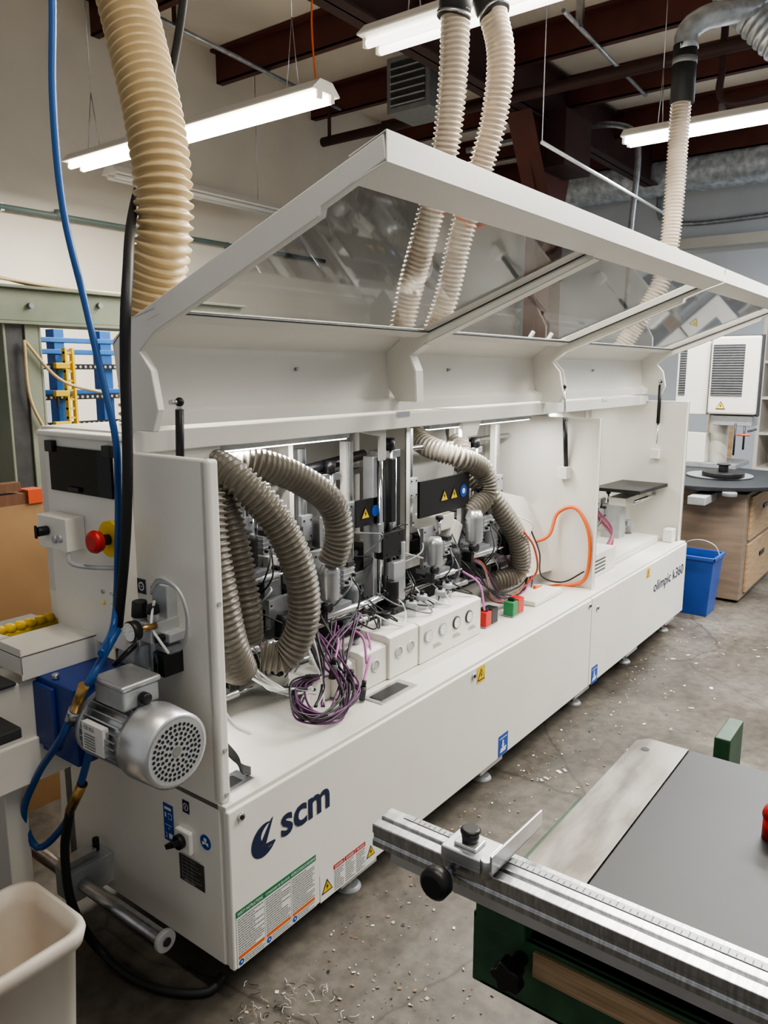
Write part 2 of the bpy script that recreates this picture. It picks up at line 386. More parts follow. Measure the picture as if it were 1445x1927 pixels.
# ================================================================ EDGEBANDER
M=thing('edgebander',(1.95,.35,0),'long white industrial edge banding machine with its smoked-glass hood raised','woodworking machine')
g=G()
g.box((.005,.0,.11),(3.9,.72,.56),'white2')
g.box((0,-.012,.556),(3.9,.72,.575),'white2')
g.done('base_cabinet',M,.003)
for (x0,x1) in ((0,2.33),(2.337,3.9)):
    G().box((x0,-.022,.11),(x1,-.001,.562),'white').done('front_panel',M,.004)
for (x,z) in ((.04,.535),(1.2,.535),(2.3,.535),(2.40,.50)):
    G().cyl((x,-.023,z),(x,-.029,z),.011,'chrome',16).cyl((x,-.029,z),(x,-.031,z),.006,'black',12).done('panel_lock',M)
for x in (.56,1.42,2.34,3.05,3.75):
    for y in (.06,.6):
        g=G().box((x-.09,y-.05,.06),(x+.09,y+.06,.115),'white2').cyl((x,y,.012),(x,y,.07),.012,'steel',12).cyl((x,y,0),(x,y,.012),.045,'lightgrey',20,.035)
        g.done('levelling_foot',M,.002)
for (x0,x1,y0,y1) in ((.02,.14,.03,.1),(.72,.92,.04,.12)):
    G().box((x0,y0,.576),(x1,y1,.580),'steel').box((x0+.015,y0+.015,.58),(x1-.03,y1-.015,.582),'black').done('cable_slot_plate',M)
g=G().prism([(0.01,.11),(.79,.11),(.76,.62),(.45,.70),(.40,.95),(.31,1.20),(.29,1.45),(0.01,1.45)],'x',0,.02,'white')
g.done('end_plate',M,.006,seg=3)
G().box((0,0,.575),(.032,.035,1.45),'white').done('corner_post',M,.008,seg=3)
for z in (1.1,.72,.60): G().cyl((.016,-.0,z),(.016,-.004,z),.006,'lightgrey',12).done('bolt',M)
G().box((-.05,.30,.93),(.3,.62,1.485),'white').box((-.06,.29,1.48),(.3,.64,1.495),'white').done('infeed_cabinet',M,.004)
g=G().box((-.058,.30,1.335),(-.05,.585,1.455),'darkglass');g.box((-.054,.30,1.335),(-.051,.585,1.455),'black')
for y in (.31,.575):g.box((-.066,y-.02,1.44),(-.05,y+.015,1.47),'black')
g.box((-.066,.44,1.34),(-.058,.49,1.352),'black')
g.done('inspection_window',M,.002)
g=G().cyl((-.05,.325,1.23),(-.06,.325,1.23),.047,'yellow',28).cyl((-.06,.325,1.23),(-.085,.325,1.23),.014,'darkgrey',16)
g.lathe((-.082,.325,1.23),(-1,0,0),[(0,.016),(.004,.026),(.018,.03),(.028,.026),(.03,.02)],'red')
g.done('emergency_stop',M)
g=G().box((-.105,.445,1.185),(-.05,.585,1.275),'white').cyl((-.105,.535,1.235),(-.135,.535,1.235),.013,'black').cyl((-.102,.50,1.215),(-.112,.50,1.215),.011,'lightgrey').cyl((-.102,.475,1.22),(-.112,.475,1.22),.011,'lightgrey').box((-.141,.53,1.217),(-.135,.54,1.253),'black')
g.done('switch_panel',M,.003)
G().tube([(-.1,.45,1.18),(-.12,.4,1.165),(-.07,.3,1.16),(-.06,.25,1.17)],.006,'lightgrey').done('wire',M)
for y in (.38,.34): 
    for z in (1.08,1.05):G().cyl((-.05,y,z),(-.054,y,z),.006,'chrome').done('bolt',M)
g=G().box((-.26,.43,.945),(-.02,.60,.95),'white').box((-.26,.43,.885),(-.02,.434,.95),'white').prism([(.43,.95),(.66,.95),(.68,1.03),(.44,1.04),(.43,1.03)],'x',-.034,-.030,'white').box((-.26,.43,.90),(-.256,.60,.97),'white')
for (y,z) in ((.5,.99),(.5,1.01),(.53,.99),(.53,1.01)):g.cyl((-.035,y,z),(-.038,y,z),.004,'steel',8)
g.prism([(-.26,.951),(-.2,.951),(-.26,.985)],'y',.595,.60,'white')
g.done('infeed_tray',M,.0015)
g=G().box((-.9,.45,.70),(0,.72,.875),'white2').box((-.9,.44,.60),(-.1,.47,.72),'white').box((-.9,.62,.875),(.0,.86,.915),'grey').box((-.9,.44,.875),(-.27,.60,.885),'darkgrey').box((-.3,.5,.05),(-.24,.62,.7),'white2').cyl((-.27,.56,0),(-.27,.56,.05),.03,'steel')
g.done('infeed_table',M,.004)
G().box((-.65,.685,.912),(-.005,.72,.93),'yellow').done('guide_strip',M,.002)
for i in range(21):
    x=-.62+i*.0295
    G().lathe((x,.70,.93),(0,0,1),[(0,.0175),(.014,.0175),(.022,.010)],'yellow',12).done('guide_roller',M)
G().box((-.9,.17,.868),(-.40,.45,.893),'blackrough').box((-.6,.3,.75),(-.55,.45,.868),'lightgrey').done('end_stop_plate',M,.004)
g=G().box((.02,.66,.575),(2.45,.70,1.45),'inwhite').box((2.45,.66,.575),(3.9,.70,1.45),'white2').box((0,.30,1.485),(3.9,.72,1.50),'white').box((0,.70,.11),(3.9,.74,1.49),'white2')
g.done('rear_body',M,.002)
g=G().box((0,.285,1.445),(3.9,.305,1.502),'white')
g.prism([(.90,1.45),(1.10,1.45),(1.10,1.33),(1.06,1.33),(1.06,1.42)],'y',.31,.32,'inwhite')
g.prism([(1.62,1.45),(1.78,1.45),(1.74,1.38),(1.62,1.38)],'y',.30,.32,'white')
g.done('header_beam',M,.003)
for x in (1.17,3.15):
    G().box((x-.04,.281,1.488),(x+.04,.29,1.506),'chrome').done('hinge',M,.001)
def fillstrip(x0,x1,y,z,pw,rx=0):  # bar mesh with area lamp; upper strips are added to brighten the bays
    T=thing('bay_fill_light',((x0+x1)/2,y,z),None,None,M)
    G().box((x0,y-.015,z),(x1,y+.015,z+.02),'lightgrey').done('light_housing',T,.002)
    G().box((x0+.01,y-.01,z-.004),(x1-.01,y+.01,z-.0005),'led').done('light_tube',T)
    L=bpy.data.lights.new('strip','AREA');L.shape='RECTANGLE';L.size=x1-x0;L.size_y=.03;L.energy=pw;L.color=(1,.98,.95)
    o=bpy.data.objects.new('strip_light',L);COL.objects.link(o);o.parent=T;o.location=(0,0,-.01);o.rotation_euler=(rx,0,0)
fillstrip(.3,.9,.335,1.425,3)
fillstrip(1.4,2.3,.335,1.425,6)
fillstrip(2.9,3.7,.60,1.42,3)
fillstrip(.06,.26,.40,.82,2.4,-.3)  # inner lamp inferred from the glow at the lower left
G().box((2.45,.02,.575),(2.456,.62,1.43),'white').box((2.425,.02,.575),(2.455,.024,1.43),'white').done('divider_plate',M,.001)
G().box((3.88,.02,.575),(3.9,.66,1.47),'white').box((3.86,.02,.575),(3.895,.03,1.47),'white').done('right_end_plate',M,.003)
G().box((1.35,.40,.9),(1.356,.64,1.45),'white').box((1.35,.4,.9),(1.38,.404,1.44),'white').done('inner_bracket_plate',M,.001)
G().box((.72,.42,.95),(.726,.64,1.45),'white2').box((.70,.42,.95),(.726,.424,1.45),'white2').done('inner_bracket_plate',M,.001)
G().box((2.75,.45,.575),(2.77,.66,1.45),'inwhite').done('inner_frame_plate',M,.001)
G().box((2.9,.6,.9),(3.1,.655,1.4),'darkgrey').done('dark_rear_opening',M,.001)  # dark panel drawn in place of a dark opening
G().box((3.15,.40,.575),(3.17,.66,1.45),'white2').done('inner_frame_plate',M,.001)
# ---- hood
def hood(x0,x1,ribs,label):
    H=thing('safety_hood',((x0+x1)/2,.3,1.5),None,None,M)
    H['label']=label
    zo=lambda y:1.8794-.374*y
    sheet=[(.285,1.512),(.285,1.545),(.325,1.56),(.345,1.72),(.266,zo(.266)),(.17,zo(.17)-.015)]
    G().strip(sheet,'x',x0,x1,.004,'white').done('curved_sheet',H)
    g=G()
    g.strip([(.20,zo(.20)-.03),(.15,zo(.15)-.035)],'x',x0,x1,.004,'white')
    g.strip([(-.435,zo(-.435)-.045),(-.515,zo(-.515)-.05),(-.515,zo(-.515)),(-.43,zo(-.43))],'x',x0,x1,.004,'white')
    g.done('front_frame',H,.001)
    cheek=[(.29,1.505),(.33,1.6),(.347,1.73),(.266,zo(.266)),(-.51,zo(-.51)),(-.517,zo(-.51)-.045),(-.455,zo(-.455)-.05),(-.36,zo(-.36)-.052),(-.355,zo(-.355)-.067),(.175,zo(.175)-.07),(.236,1.70),(.195,1.655),(.175,1.56),(.20,1.505)]
    for xx in (x0,x1-.02):
        G().prism(cheek,'x',xx,xx+.02,'white').done('side_frame',H,.003)
    rib=[(.29,1.545),(.33,1.6),(.34,1.72),(.266,zo(.266)-.01),(-.44,zo(-.44)-.01),(-.44,zo(-.44)-.055),(.17,zo(.17)-.065),(.236,1.71),(.21,1.655),(.205,1.545)]
    for xx in ribs:
        G().prism(rib,'x',xx-.004,xx+.004,'white').box((xx,.166,zo(.17)-.069),(xx+.05,.17,zo(.17)-.03),'white').strip([(.17,zo(.17)-.065),(-.44,zo(-.44)-.055)],'x',xx,xx+.045,.003,'white').strip([(.205,1.545),(.21,1.655),(.236,1.71),(.17,zo(.17)-.065)],'x',xx,xx+.045,.003,'white').done('rib',H)
    xs=[x0+.02]+list(ribs)+[x1-.02]
    for a,b in zip(xs,xs[1:]):
        g=G();g.strip([(.20,zo(.20)-.028),(-.46,zo(-.46)-.028)],'x',a,b,.003,'smoked').done('glass_pane',H)
        g=G();e=.010
        g.strip([(.152,zo(.152)-.033),(.144,zo(.144)-.033)],'x',a,b,.003,'black').strip([(-.430,zo(-.430)-.033),(-.44,zo(-.44)-.033)],'x',a,b,.003,'black').strip([(.15,zo(.15)-.033),(-.44,zo(-.44)-.033)],'x',b-e,b,.003,'black')
        g.done('glass_seal',H)
    for xx in ([x0+.65,x0+1.55] if x1-x0>2 else [x0+.7]):
        G().cyl((xx,.332,1.66),(xx,.318,1.66),.006,'steel',10).done('bolt',H)
hood(0.0,2.345,[1.14],'long raised white hood with two smoked glass panes')
hood(2.365,3.9,[],'shorter raised white hood section with a smoked glass pane')
def strut(a,b):
    a=Vector(a);b=Vector(b);d=(b-a).normalized();L=(b-a).length
    g=G().cyl(a+d*.02,a+d*L*.6,.011,'black',14).cyl(a+d*L*.6,b-d*.02,.005,'chrome',10).sphere(a,.012,'black').sphere(b,.010,'black').cyl(a,a+d*.03,.007,'steel').cyl(a,a+Vector((-.03,0,0)),.006,'steel')
    g.done('gas_strut',M)
strut((.10,.22,1.575),(.13,.28,1.19))
a=W(1062,728,'x',2.36);b=W(1065,885,'x',2.44);strut(b,a)
G().box((b.x-.04,b.y-.02,b.z-.04),(b.x+.01,b.y+.03,b.z+.02),'white').done('strut_bracket',M,.002)
strut((2.50,.22,1.20),(2.40,.2,1.58))
a=W(1242,718,'y',.2);a.x=3.86;b=Vector((3.86,.2,1.15));strut(a,b)
G().box((3.84,.18,1.1),(3.88,.23,1.16),'white').done('strut_bracket',M,.002)
for x in (2.25,2.45):
    G().cyl((x,.50,1.55),(x,.30,1.84),.010,'lightgrey',12).cyl((x,.50,1.50),(x,.50,1.56),.012,'black',12).done('hood_cylinder',M)
# ---- gauge console: stepped row of boxes
for (x0,x1,y0,z1) in ((.56,.66,.21,.675),(.66,.76,.18,.69),(.76,.90,.155,.71),(.900,1.08,.145,.735),(1.081,1.53,.14,.735)):
    G().prism([(y0,.577),(y0,z1-.007),(y0+.02,z1),(.31,z1),(.31,.577)],'x',x0,x1-.001,'white').done('pressure_console',M,.003)
for (x,y0,z) in ((.715,.18,.64),(.83,.155,.65),(.955,.145,.665),(1.03,.145,.665)):
    G().lathe((x,y0+.001,z),(0,-1,0),[(0,.022),(.005,.022),(.006,.018),(.001,.016)],'white2',24).disc(('y',y0),x,z,.015,'lightgrey',.0025).done('console_port',M)
for x,z in ((.71,.69),(.83,.71),(1.0,.735)):
    G().cyl((x,.24,z),(x,.24,z+.03),.014,'lightgrey',14).cyl((x,.24,z+.03),(x,.24,z+.05),.022,'black',16,.018).done('round_knob',M)
fc=('y',.14)
for i,x in enumerate((1.135,1.235,1.335,1.43)):
    g=G().lathe((x,.141,.675),(0,-1,0),[(0,.026),(.006,.026),(.007,.023),(.004,.021)],'darkgrey' if i>1 else 'lightgrey',24)
    g.disc(fc,x,.675,.0215,'dial',.006).poly(fc,[(x-.001,.674),(x+.013,.687),(x+.002,.673)],'black',.0075)
    g.rect(fc,x-.004,.663,x+.004,.665,'blue',.0075)
    for k in range(9):
        an=math.radians(-45+k*33.75);g.rect(fc,x+.017*math.cos(an)-.0012,.675+.017*math.sin(an)-.0012,x+.017*math.cos(an)+.0012,.675+.017*math.sin(an)+.0012,'black',.0072)
    g.done('pressure_gauge',M)
for x in (1.20,1.34,1.46):
    g=G()
    for k in range(3):g.rect(fc,x-.03,.615+k*.006,x+.03-.008*k,.617+k*.006,'labelgrey',.001)
    g.done('console_label',M)
for x,y in ((1.14,.22),(1.24,.24),(1.34,.22),(1.44,.25)):
    G().cyl((x,y,.734),(x,y,.775),.018,'clearplastic',14).cyl((x,y,.775),(x,y,.795),.024,'lightgrey',16,.02).cyl((x,y,.795),(x,y,.81),.009,'black',12).done('regulator_knob',M)
for (u,v,c1,c2) in ((925,1178,'red','black'),(975,1158,'green','red')):
    q=W(u,v,'z',.576)
    g=G().box((q.x-.05,q.y,.576),(q.x+.05,q.y+.06,.582),'lightgrey').box((q.x-.05,q.y+.0,.582),(q.x+.0,q.y+.05,.645),c1).box((q.x+.0,q.y+.0,.582),(q.x+.055,q.y+.05,.65),c2).box((q.x-.03,q.y+.01,.645),(q.x-.01,q.y+.04,.66),'black')
    g.done('limit_switch_box',M,.003)
# ---- back track, rails
G().box((.1,.52,.86),(2.42,.66,.93),'darkgrey').box((.1,.48,.93),(2.42,.62,.965),'blackrough').box((.1,.50,.80),(2.42,.53,.86),'steel').done('pressure_beam',M,.003)
G().box((.15,.56,.577),(2.40,.655,.80),'darkgrey').done('dark_backing',M,.003)  # dark box added as background behind the units
G().box((.15,.58,1.02),(.70,.65,1.16),'darkgrey').box((.2,.56,1.05),(1.2,.58,1.09),'steel').done('upper_rail',M,.003)
for i in range(30):
    x=.15+i*.075
    G().cyl((x,.478,.948),(x,.50,.948),.013,'lightgrey',12).done('pressure_roller',M)
G().cyl((.3,.45,1.28),(1.15,.45,1.28),.012,'chrome').done('guide_shaft',M)
G().cyl((.7,.45,1.3),(1.2,.5,1.33),.02,'black').done('drive_shaft',M)
G().cyl((1.36,.5,1.33),(2.4,.5,1.33),.012,'chrome').cyl((1.9,.5,1.33),(1.9,.5,1.2),.02,'grey').done('guide_shaft',M)
G().cyl((.7,.33,.80),(1.45,.33,.80),.016,'chrome').done('guide_shaft',M)
G().cyl((.72,.36,.77),(1.5,.36,.77),.012,'steel').done('guide_shaft',M)
yp=.33
a=W(790,912,'y',yp);b=W(882,952,'y',yp)
g=G().box((a.x,yp,b.z),(b.x,yp+.012,a.z+.01),'black')
w_=(b.x-a.x);zc=(a.z+b.z)/2+.005
g.warn(('y',yp),a.x+w_*.47,zc,.062,.002);g.warn(('y',yp),a.x+w_*.67,zc,.062,.002);g.disc(('y',yp),a.x+w_*.87,zc,.028,'blue',.002);g.disc(('y',yp),a.x+w_*.87,zc,.012,'labelwhite',.003)
g.done('warning_plate',M)
q=W(687,965,'y',.36);g=G().box((q.x-.05,.36,q.z-.05),(q.x+.1,.37,q.z+.05),'black');g.warn(('y',.36),q.x,q.z,.055,.002);g.disc(('y',.36),q.x+.06,q.z,.022,'blue',.002);g.done('warning_plate',M)
# ---- working units
def bolts(g,x,y,z,w,h):
    for a in (-1,1):
        for b in (-1,1):g.cyl((x+a*w,y,z+b*h),(x+a*w,y-.004,z+b*h),.004,'black',8)
def tower(x,y,z0,z1,w=.09,big=False):
    U=thing('lifting_tower',(x,y,z0),None,None,M)
    for dx in (-w/2,w/2):G().cyl((x+dx,y,z0),(x+dx,y,z1),.014 if big else .011,'chrome',14).done('guide_rod',U)
    G().box((x-w/2-.02,y-.02,z0),(x+w/2+.02,y+.04,z0+.04),'black').box((x-w/2-.02,y-.02,z1-.03),(x+w/2+.02,y+.04,z1),'steel').box((x-.01,y+.02,z0),(x+.03,y+.05,z1),'alu').done('tower_frame',U,.003)
    zm=z0+(z1-z0)*.45
    g=G().box((x-w/2-.03,y-.035,zm-.05),(x+w/2+.03,y+.02,zm+.05),'black' if big else 'alu').box((x-w/2-.05,y-.03,zm-.02),(x-w/2-.03,y+.01,zm+.09),'steel');bolts(g,x,y-.035,zm,w/2,.035);g.done('slide_block',U,.004)
    G().cyl((x,y-.01,zm+.05),(x,y-.01,z1+.03),.014,'steel',14).cyl((x,y-.01,z1),(x,y-.01,z1+.045),.022,'black',16).done('height_spindle',U)
    G().box((x-.02,y-.05,z0+.05),(x+.05,y-.02,zm-.07),'alu').cyl((x+.06,y-.03,z0+.02),(x+.06,y-.03,zm),.014,'alu',14).done('pneumatic_cylinder',U,.002)
    if big:
        G().box((x-w/2-.045,y+.0,z0),(x-w/2-.02,y+.05,z1-.02),'alu').box((x+w/2+.02,y+.0,zm),(x+w/2+.05,y+.05,z1-.02),'black').done('side_rail',U,.003)
        g=G().box((x-.03,y-.045,zm+.09),(x+.0,y-.015,z1-.03),'black')
        g.done('cable_carrier',U,.003)
        g=G().box((x-.06,y-.08,z0-.03),(x+.07,y-.02,z0+.06),'darkgrey').cyl((x-.03,y-.05,z0+.06),(x-.03,y-.05,z0+.16),.025,'black',16);bolts(g,x,y-.08,z0+.015,.04,.03);g.done('trimming_head',U,.004)
def unit(x,y,z,s=1,flip=1,motor='darkgrey',seed=0):
    rnd=random.Random(seed)
    U=thing('trimming_unit',(x,y,z),None,None,M)
    g=G().box((x-.05*s,y,z),(x+.05*s,y+.02*s,z+.2*s),'alu').box((x-.07*s,y-.07*s,z-.01*s),(x+.07*s,y+.03*s,z+.01*s),'grey');bolts(g,x,y,z+.1*s,.04*s,.08*s);g.done('mounting_plate',U,.002)
    g=G();mx=x+.02*s*flip
    g.lathe((mx,y-.045*s,z+.03*s),(0,0,1),[(0,.03*s),(.005,.036*s)]+[(.01*s+k*.008*s,(.038 if k%2 else .034)*s) for k in range(12)]+[(.11*s,.034*s),(.13*s,.026*s)],motor,20)
    g.done('motor',U)
    g=G().box((x-.08*s*flip-.03*s,y-.05*s,z+.06*s),(x-.08*s*flip+.03*s,y-.0*s,z+.13*s),'alu').box((x-.08*s*flip-.018*s,y-.06*s,z+.13*s),(x-.08*s*flip+.018*s,y-.01*s,z+.15*s),'darkgrey')
    for k in range(4):g.box((x-.08*s*flip-.032*s,y-.052*s,z+(.068+.016*k)*s),(x-.08*s*flip+.032*s,y-.0*s,z+(.074+.016*k)*s),'lightgrey')
    for k in range(3):g.cyl((x-.08*s*flip-.02*s+k*.02*s,y-.05*s,z+.075*s+.01*k),(x-.08*s*flip-.02*s+k*.02*s,y-.062*s,z+.075*s+.01*k),.006*s,'black',10)
    g.done('valve_block',U,.002)
    g=G().cyl((x-.06*s,y-.05*s,z-.02*s),(x+.1*s,y-.07*s,z-.02*s),.014*s,'alu',14).cyl((x+.1*s,y-.07*s,z-.02*s),(x+.16*s,y-.078*s,z-.02*s),.005*s,'chrome',8).box((x-.08*s,y-.07*s,z-.04*s),(x-.06*s,y-.03*s,z),'black')
    g.done('pneumatic_cylinder',U,.001)
    G().cyl((x+.07*s*flip,y-.06*s,z+.02*s),(x+.07*s*flip,y-.09*s,z+.02*s),.016*s,'black',14).done('adjusting_knob',U)
    G().cyl((x+.05*s,y-.02*s,z+.16*s),(x+.05*s,y-.02*s,z+.23*s),.008*s,'chrome',12).cyl((x+.05*s,y-.02*s,z+.23*s),(x+.05*s,y-.02*s,z+.245*s),.018*s,'black',14).done('spindle_knob',U)
    for k in range(2):
        a=Vector((x-.08*s*flip,y-.06*s,z+.09*s));b=Vector((x+rnd.uniform(-.12,.12),y-rnd.uniform(.0,.06),z-rnd.uniform(.06,.14)))
        c=(a+b)/2+Vector((rnd.uniform(-.05,.05),-.06,rnd.uniform(-.02,.06)))
        G().tube([a,c,b],.003,rnd.choice(['black','purple','black','grey']),.012,6).done('tubing',U)
tower(1.17,.36,.70,1.36,.08,True)
tower(.93,.45,.85,1.29,.06)
tower(.62,.5,.80,1.28,.05)
tower(2.02,.48,.85,1.3,.06)
tower(.40,.5,.80,1.25,.06)
for (x,y,z0,z1,m) in ((1.02,.42,.95,1.40,'white2'),(.85,.50,.9,1.38,'alu'),(1.48,.47,1.0,1.42,'alu'),(1.9,.5,.97,1.42,'white2'),(2.2,.45,.9,1.4,'white2'),(.55,.5,.95,1.35,'alu')):
    g=G().box((x-.022,y,z0),(x+.022,y+.03,z1),m).box((x-.008,y-.008,z0),(x+.008,y,z1),'steel').box((x-.028,y-.02,z0+(z1-z0)*.3),(x+.028,y,z0+(z1-z0)*.5),'lightgrey')
    bolts(g,x,y-.02,z0+(z1-z0)*.4,.018,.03);g.done('vertical_slide',M,.002)
for i,(x,y,z,s,fl,mo) in enumerate([(.42,.42,.80,1.1,1,'darkgrey'),(.62,.40,.70,1,-1,'black'),(.80,.36,.84,1.0,-1,'alu'),(1.44,.34,.84,.9,-1,'alu'),(1.58,.36,.76,.9,1,'darkgrey'),(1.74,.34,.88,1.1,-1,'alu'),(1.92,.38,.80,1.0,1,'lightgrey'),(.3,.45,.66,1.0,1,'black'),(2.1,.40,.74,1,1,'black'),(.92,.38,.76,.8,1,'grey'),(.52,.46,1.0,.9,-1,'black')]):
    unit(x,y,z,s,fl,mo,i)
rb=random.Random(11)
for i in range(34):
    x=rb.uniform(.2,2.3);y=rb.uniform(.42,.5);z=rb.uniform(.64,1.02);m=rb.choice(['black','darkgrey','steel','alu','alu','lightgrey','grey','white2'])
    w,d_,h=rb.uniform(.02,.06),rb.uniform(.02,.05),rb.uniform(.02,.10)
    g=G().box((x-w/2,y,z),(x+w/2,y+d_,z+h),m)
    if rb.random()<.5:g.cyl((x,y,z+h*.3),(x,y-.03,z+h*.3),.009,'black',12)
    else:g.box((x-w/2,y-.03,z),(x+w/2,y,z+.008),m)
    g.done('mounting_bracket',M,.002)
q=W(838,975,'y',.34)
G().box((q.x-.08,.33,q.z-.05),(q.x+.06,.45,q.z+.02),'white2').box((q.x+.02,.32,q.z-.12),(q.x+.10,.44,q.z-.02),'white2',('Y',.5)).done('unit_motor_housing',M,.008)
g=G()
g.add([W(940,925,'y',.32),W(985,935,'y',.32),W(1050,1070,'y',.25),W(975,1090,'y',.25)],[(0,1,2,3)],'white')
g.add([W(985,935,'y',.32),W(1010,960,'y',.42),W(1065,1060,'y',.36),W(1050,1070,'y',.25)],[(0,1,2,3)],'white2')
g.done('angled_guard',M)
G().box((2.0,.12,.577),(2.3,.3,.60),'white').done('chip_cover',M,.003)
q=W(1185,915,'y',.3)
G().prism([(q.x-.25,.15),(q.x+.45,.10),(q.x+.5,.4),(q.x-.25,.45)],'z',q.z-.01,q.z+.012,'black').done('buffing_table',M,.003)
G().box((q.x-.2,.25,q.z-.1),(q.x+.4,.36,q.z-.05),'white2').box((q.x-.2,.28,.577),(q.x-.1,.4,q.z-.1),'lightgrey').box((q.x+.3,.3,.577),(q.x+.4,.42,q.z-.05),'lightgrey').cyl((q.x-.2,.2,q.z-.07),(q.x+.35,.2,q.z-.07),.012,'chrome').done('table_support',M,.003)
g=G().box((2.62,.10,.577),(2.95,.34,.70),'white2')
for k in range(4):g.box((2.66,.098,.60+k*.02),(2.80,.10,.608+k*.02),'black')
g.done('vented_control_box',M,.003)
G().box((3.0,.12,.577),(3.75,.42,.62),'white2').done('chip_cover',M,.003)
for i in range(4): unit(2.75+i*.27,.42,(.72,.95,.74,.70)[i],.8,1 if i%2 else -1,('grey','alu','black','darkgrey')[i],30+i)
q=W(1245,965,'y',.3)
G().cyl((3.7,.3,q.z),(3.7,.27,q.z),.03,'lightgrey').cyl((3.7,.3,q.z-.07),(3.7,.3,q.z),.018,'clearplastic').box((3.66,.29,q.z+.02),(3.74,.33,q.z+.05),'lightgrey').done('air_regulator',M,.001)
G().box((3.78,.04,.577),(3.86,.10,.66),'labelwhite').done('junction_box',M,.004)
# ---- extraction hoses inside
def ihose(pts,r=.052,m='greyhose',pitch=.017):
    G().hose(pts,r,pitch,m,.18,22).done('extraction_hose',M)
def Y(u,v,y):return W(u,v,'y',y)
def X(u,v,x):return W(u,v,'x',x)
ihose([Y(380,850,.50),Y(420,862,.40),Y(480,872,.34),Y(560,900,.30),Y(625,950,.27),Y(638,1010,.27),Y(625,1055,.30)],.05)
ihose([Y(385,865,.36),Y(450,905,.22),Y(520,980,.16),Y(565,1080,.13),Y(570,1170,.14),Y(535,1235,.19),Y(490,1235,.24)],.05)
ihose([Y(392,890,.30),Y(425,960,.27),Y(450,1060,.24),Y(465,1150,.22),Y(468,1200,.24)],.045)
ihose([Y(388,930,.20),Y(398,1030,.17),Y(415,1130,.15),Y(432,1210,.15),Y(452,1262,.18)],.05)
ihose([Y(385,1130,.16),Y(400,1190,.16),Y(425,1250,.17),Y(455,1262,.20)],.042)
ihose([Y(770,815,.64),Y(810,842,.48),Y(862,860,.36),Y(910,888,.31),Y(915,930,.30),Y(880,968,.33)],.050)
ihose([Y(855,780,.62),Y(862,830,.50),Y(885,890,.42),Y(935,950,.30),Y(975,1020,.24),Y(975,1075,.25),Y(930,1095,.32)],.050)
# ---- cables
def cab(pts,r,m,parent=M,name='cable',n=8):
    G().tube(pts,r,m,.012,n).done(name,parent)
rnd=random.Random(5)
for i in range(18):
    j=lambda s:rnd.uniform(-s,s)
    top=Y(rnd.choice([590,612,640,680])+j(12),1170+j(25),.25)
    cab([top,Y(625+j(28),1240+j(18),.14),Y(652+j(28),1300+j(12),.08),Y(620+j(34),1348+j(10),.06),Y(568+j(16),1340+j(14),.09),Y(560+j(18),1300+j(12),.15),Y(600+j(24),1270,.22)],.0034,['purple','black','purple','black','purple','darkgrey'][i%6])
for i in range(8):
    j=lambda s:rnd.uniform(-s,s)
    cab([Y(570+j(14),1180,.3),Y(595+j(12),1230,.2),Y(610+j(8),1290,.13),Y(600+j(10),1330,.09)],.004,['black','purple','labelwhite','black'][i%4])
for i in range(6):
    j=lambda s:rnd.uniform(-s,s)
    cab([Y(470+j(10),1260+j(10),.25),Y(510+j(10),1290+j(10),.18),Y(560,1305+j(10),.14),Y(590+j(5),1300+j(15),.13)],.0045,['labelwhite','labelwhite','lightgrey','black'][i%4])
for i in range(10):
    j=lambda s:rnd.uniform(-s,s)
    x=rnd.uniform(.62,1.45);a=Vector((x,.26,.75));b=Vector((x+j(.15),.20+j(.04),.745))
    cab([Vector((x+j(.05),.34,.82)),a+Vector((0,0,.03)),b,b+Vector((j(.06),.08,.04))],.003,['black','black','grey','labelwhite'][i%4])
for (u,v) in ((628,1250),(660,1272),(684,1292)):
    a=Y(u,v,.11);G().cyl(a,a+Vector((-.01,0,-.045)),.011,'darkgrey',12).cyl(a,a+Vector((.005,0,.02)),.008,'black').done('cable_connector',M)
for (a,b) in (((655,1180),(690,1250)),((690,1190),(684,1285)),((625,1190),(628,1250)),((870,1075),(912,1150))):
    cab([Y(*a,.24),Y((a[0]+b[0])/2+10,(a[1]+b[1])/2-15,.17),Y(*b,.12)],.0045,'pink')
for i in range(8):
    j=lambda s:rnd.uniform(-s,s)
    cab([Y(860+j(20),1060+j(20),.33),Y(900+j(20),1080+j(20),.26),Y(940+j(20),1120+j(10),.22),Y(985+j(15),1110+j(20),.24),Y(1000+j(10),1070+j(10),.30)],.0035,['purple','black','grey','redorange','black','pink','black','black'][i%8])
cab([X(1005,1105,2.2),X(1045,1102,2.40),X(1095,1095,2.435),X(1109,1050,2.435),X(1104,990,2.435),X(1080,955,2.435),X(1050,965,2.42),X(1030,1010,2.36),Vector((2.25,.35,.8))],.0085,'orange')
cab([X(1000,1000,2.1),X(1015,1040,2.2),X(1020,1085,2.3),X(1060,1095,2.42),X(1100,1075,2.435)],.004,'black')
cab([X(985,1000,2.0),X(1005,1030,2.1),X(1010,1075,2.15),X(990,1100,2.1)],.005,'redorange')
for i in range(5):
    cab([Y(1125,960+i*4,.35),Y(1150,990+i*4,.25),Y(1140+i*3,1030,.15)],.004,['purple','redorange','pink'][i%3])
cab([Y(415,1330,.07),Y(440,1365,.1),Y(470,1380,.12)],.006,'labelwhite')
for i in range(5):
    cab([Y(415+i*3,1400,.06),Y(435+i*3,1425,.05),Y(455,1440+i*3,.05),Y(470,1445+i*3,.06)],.004,'darkgrey')
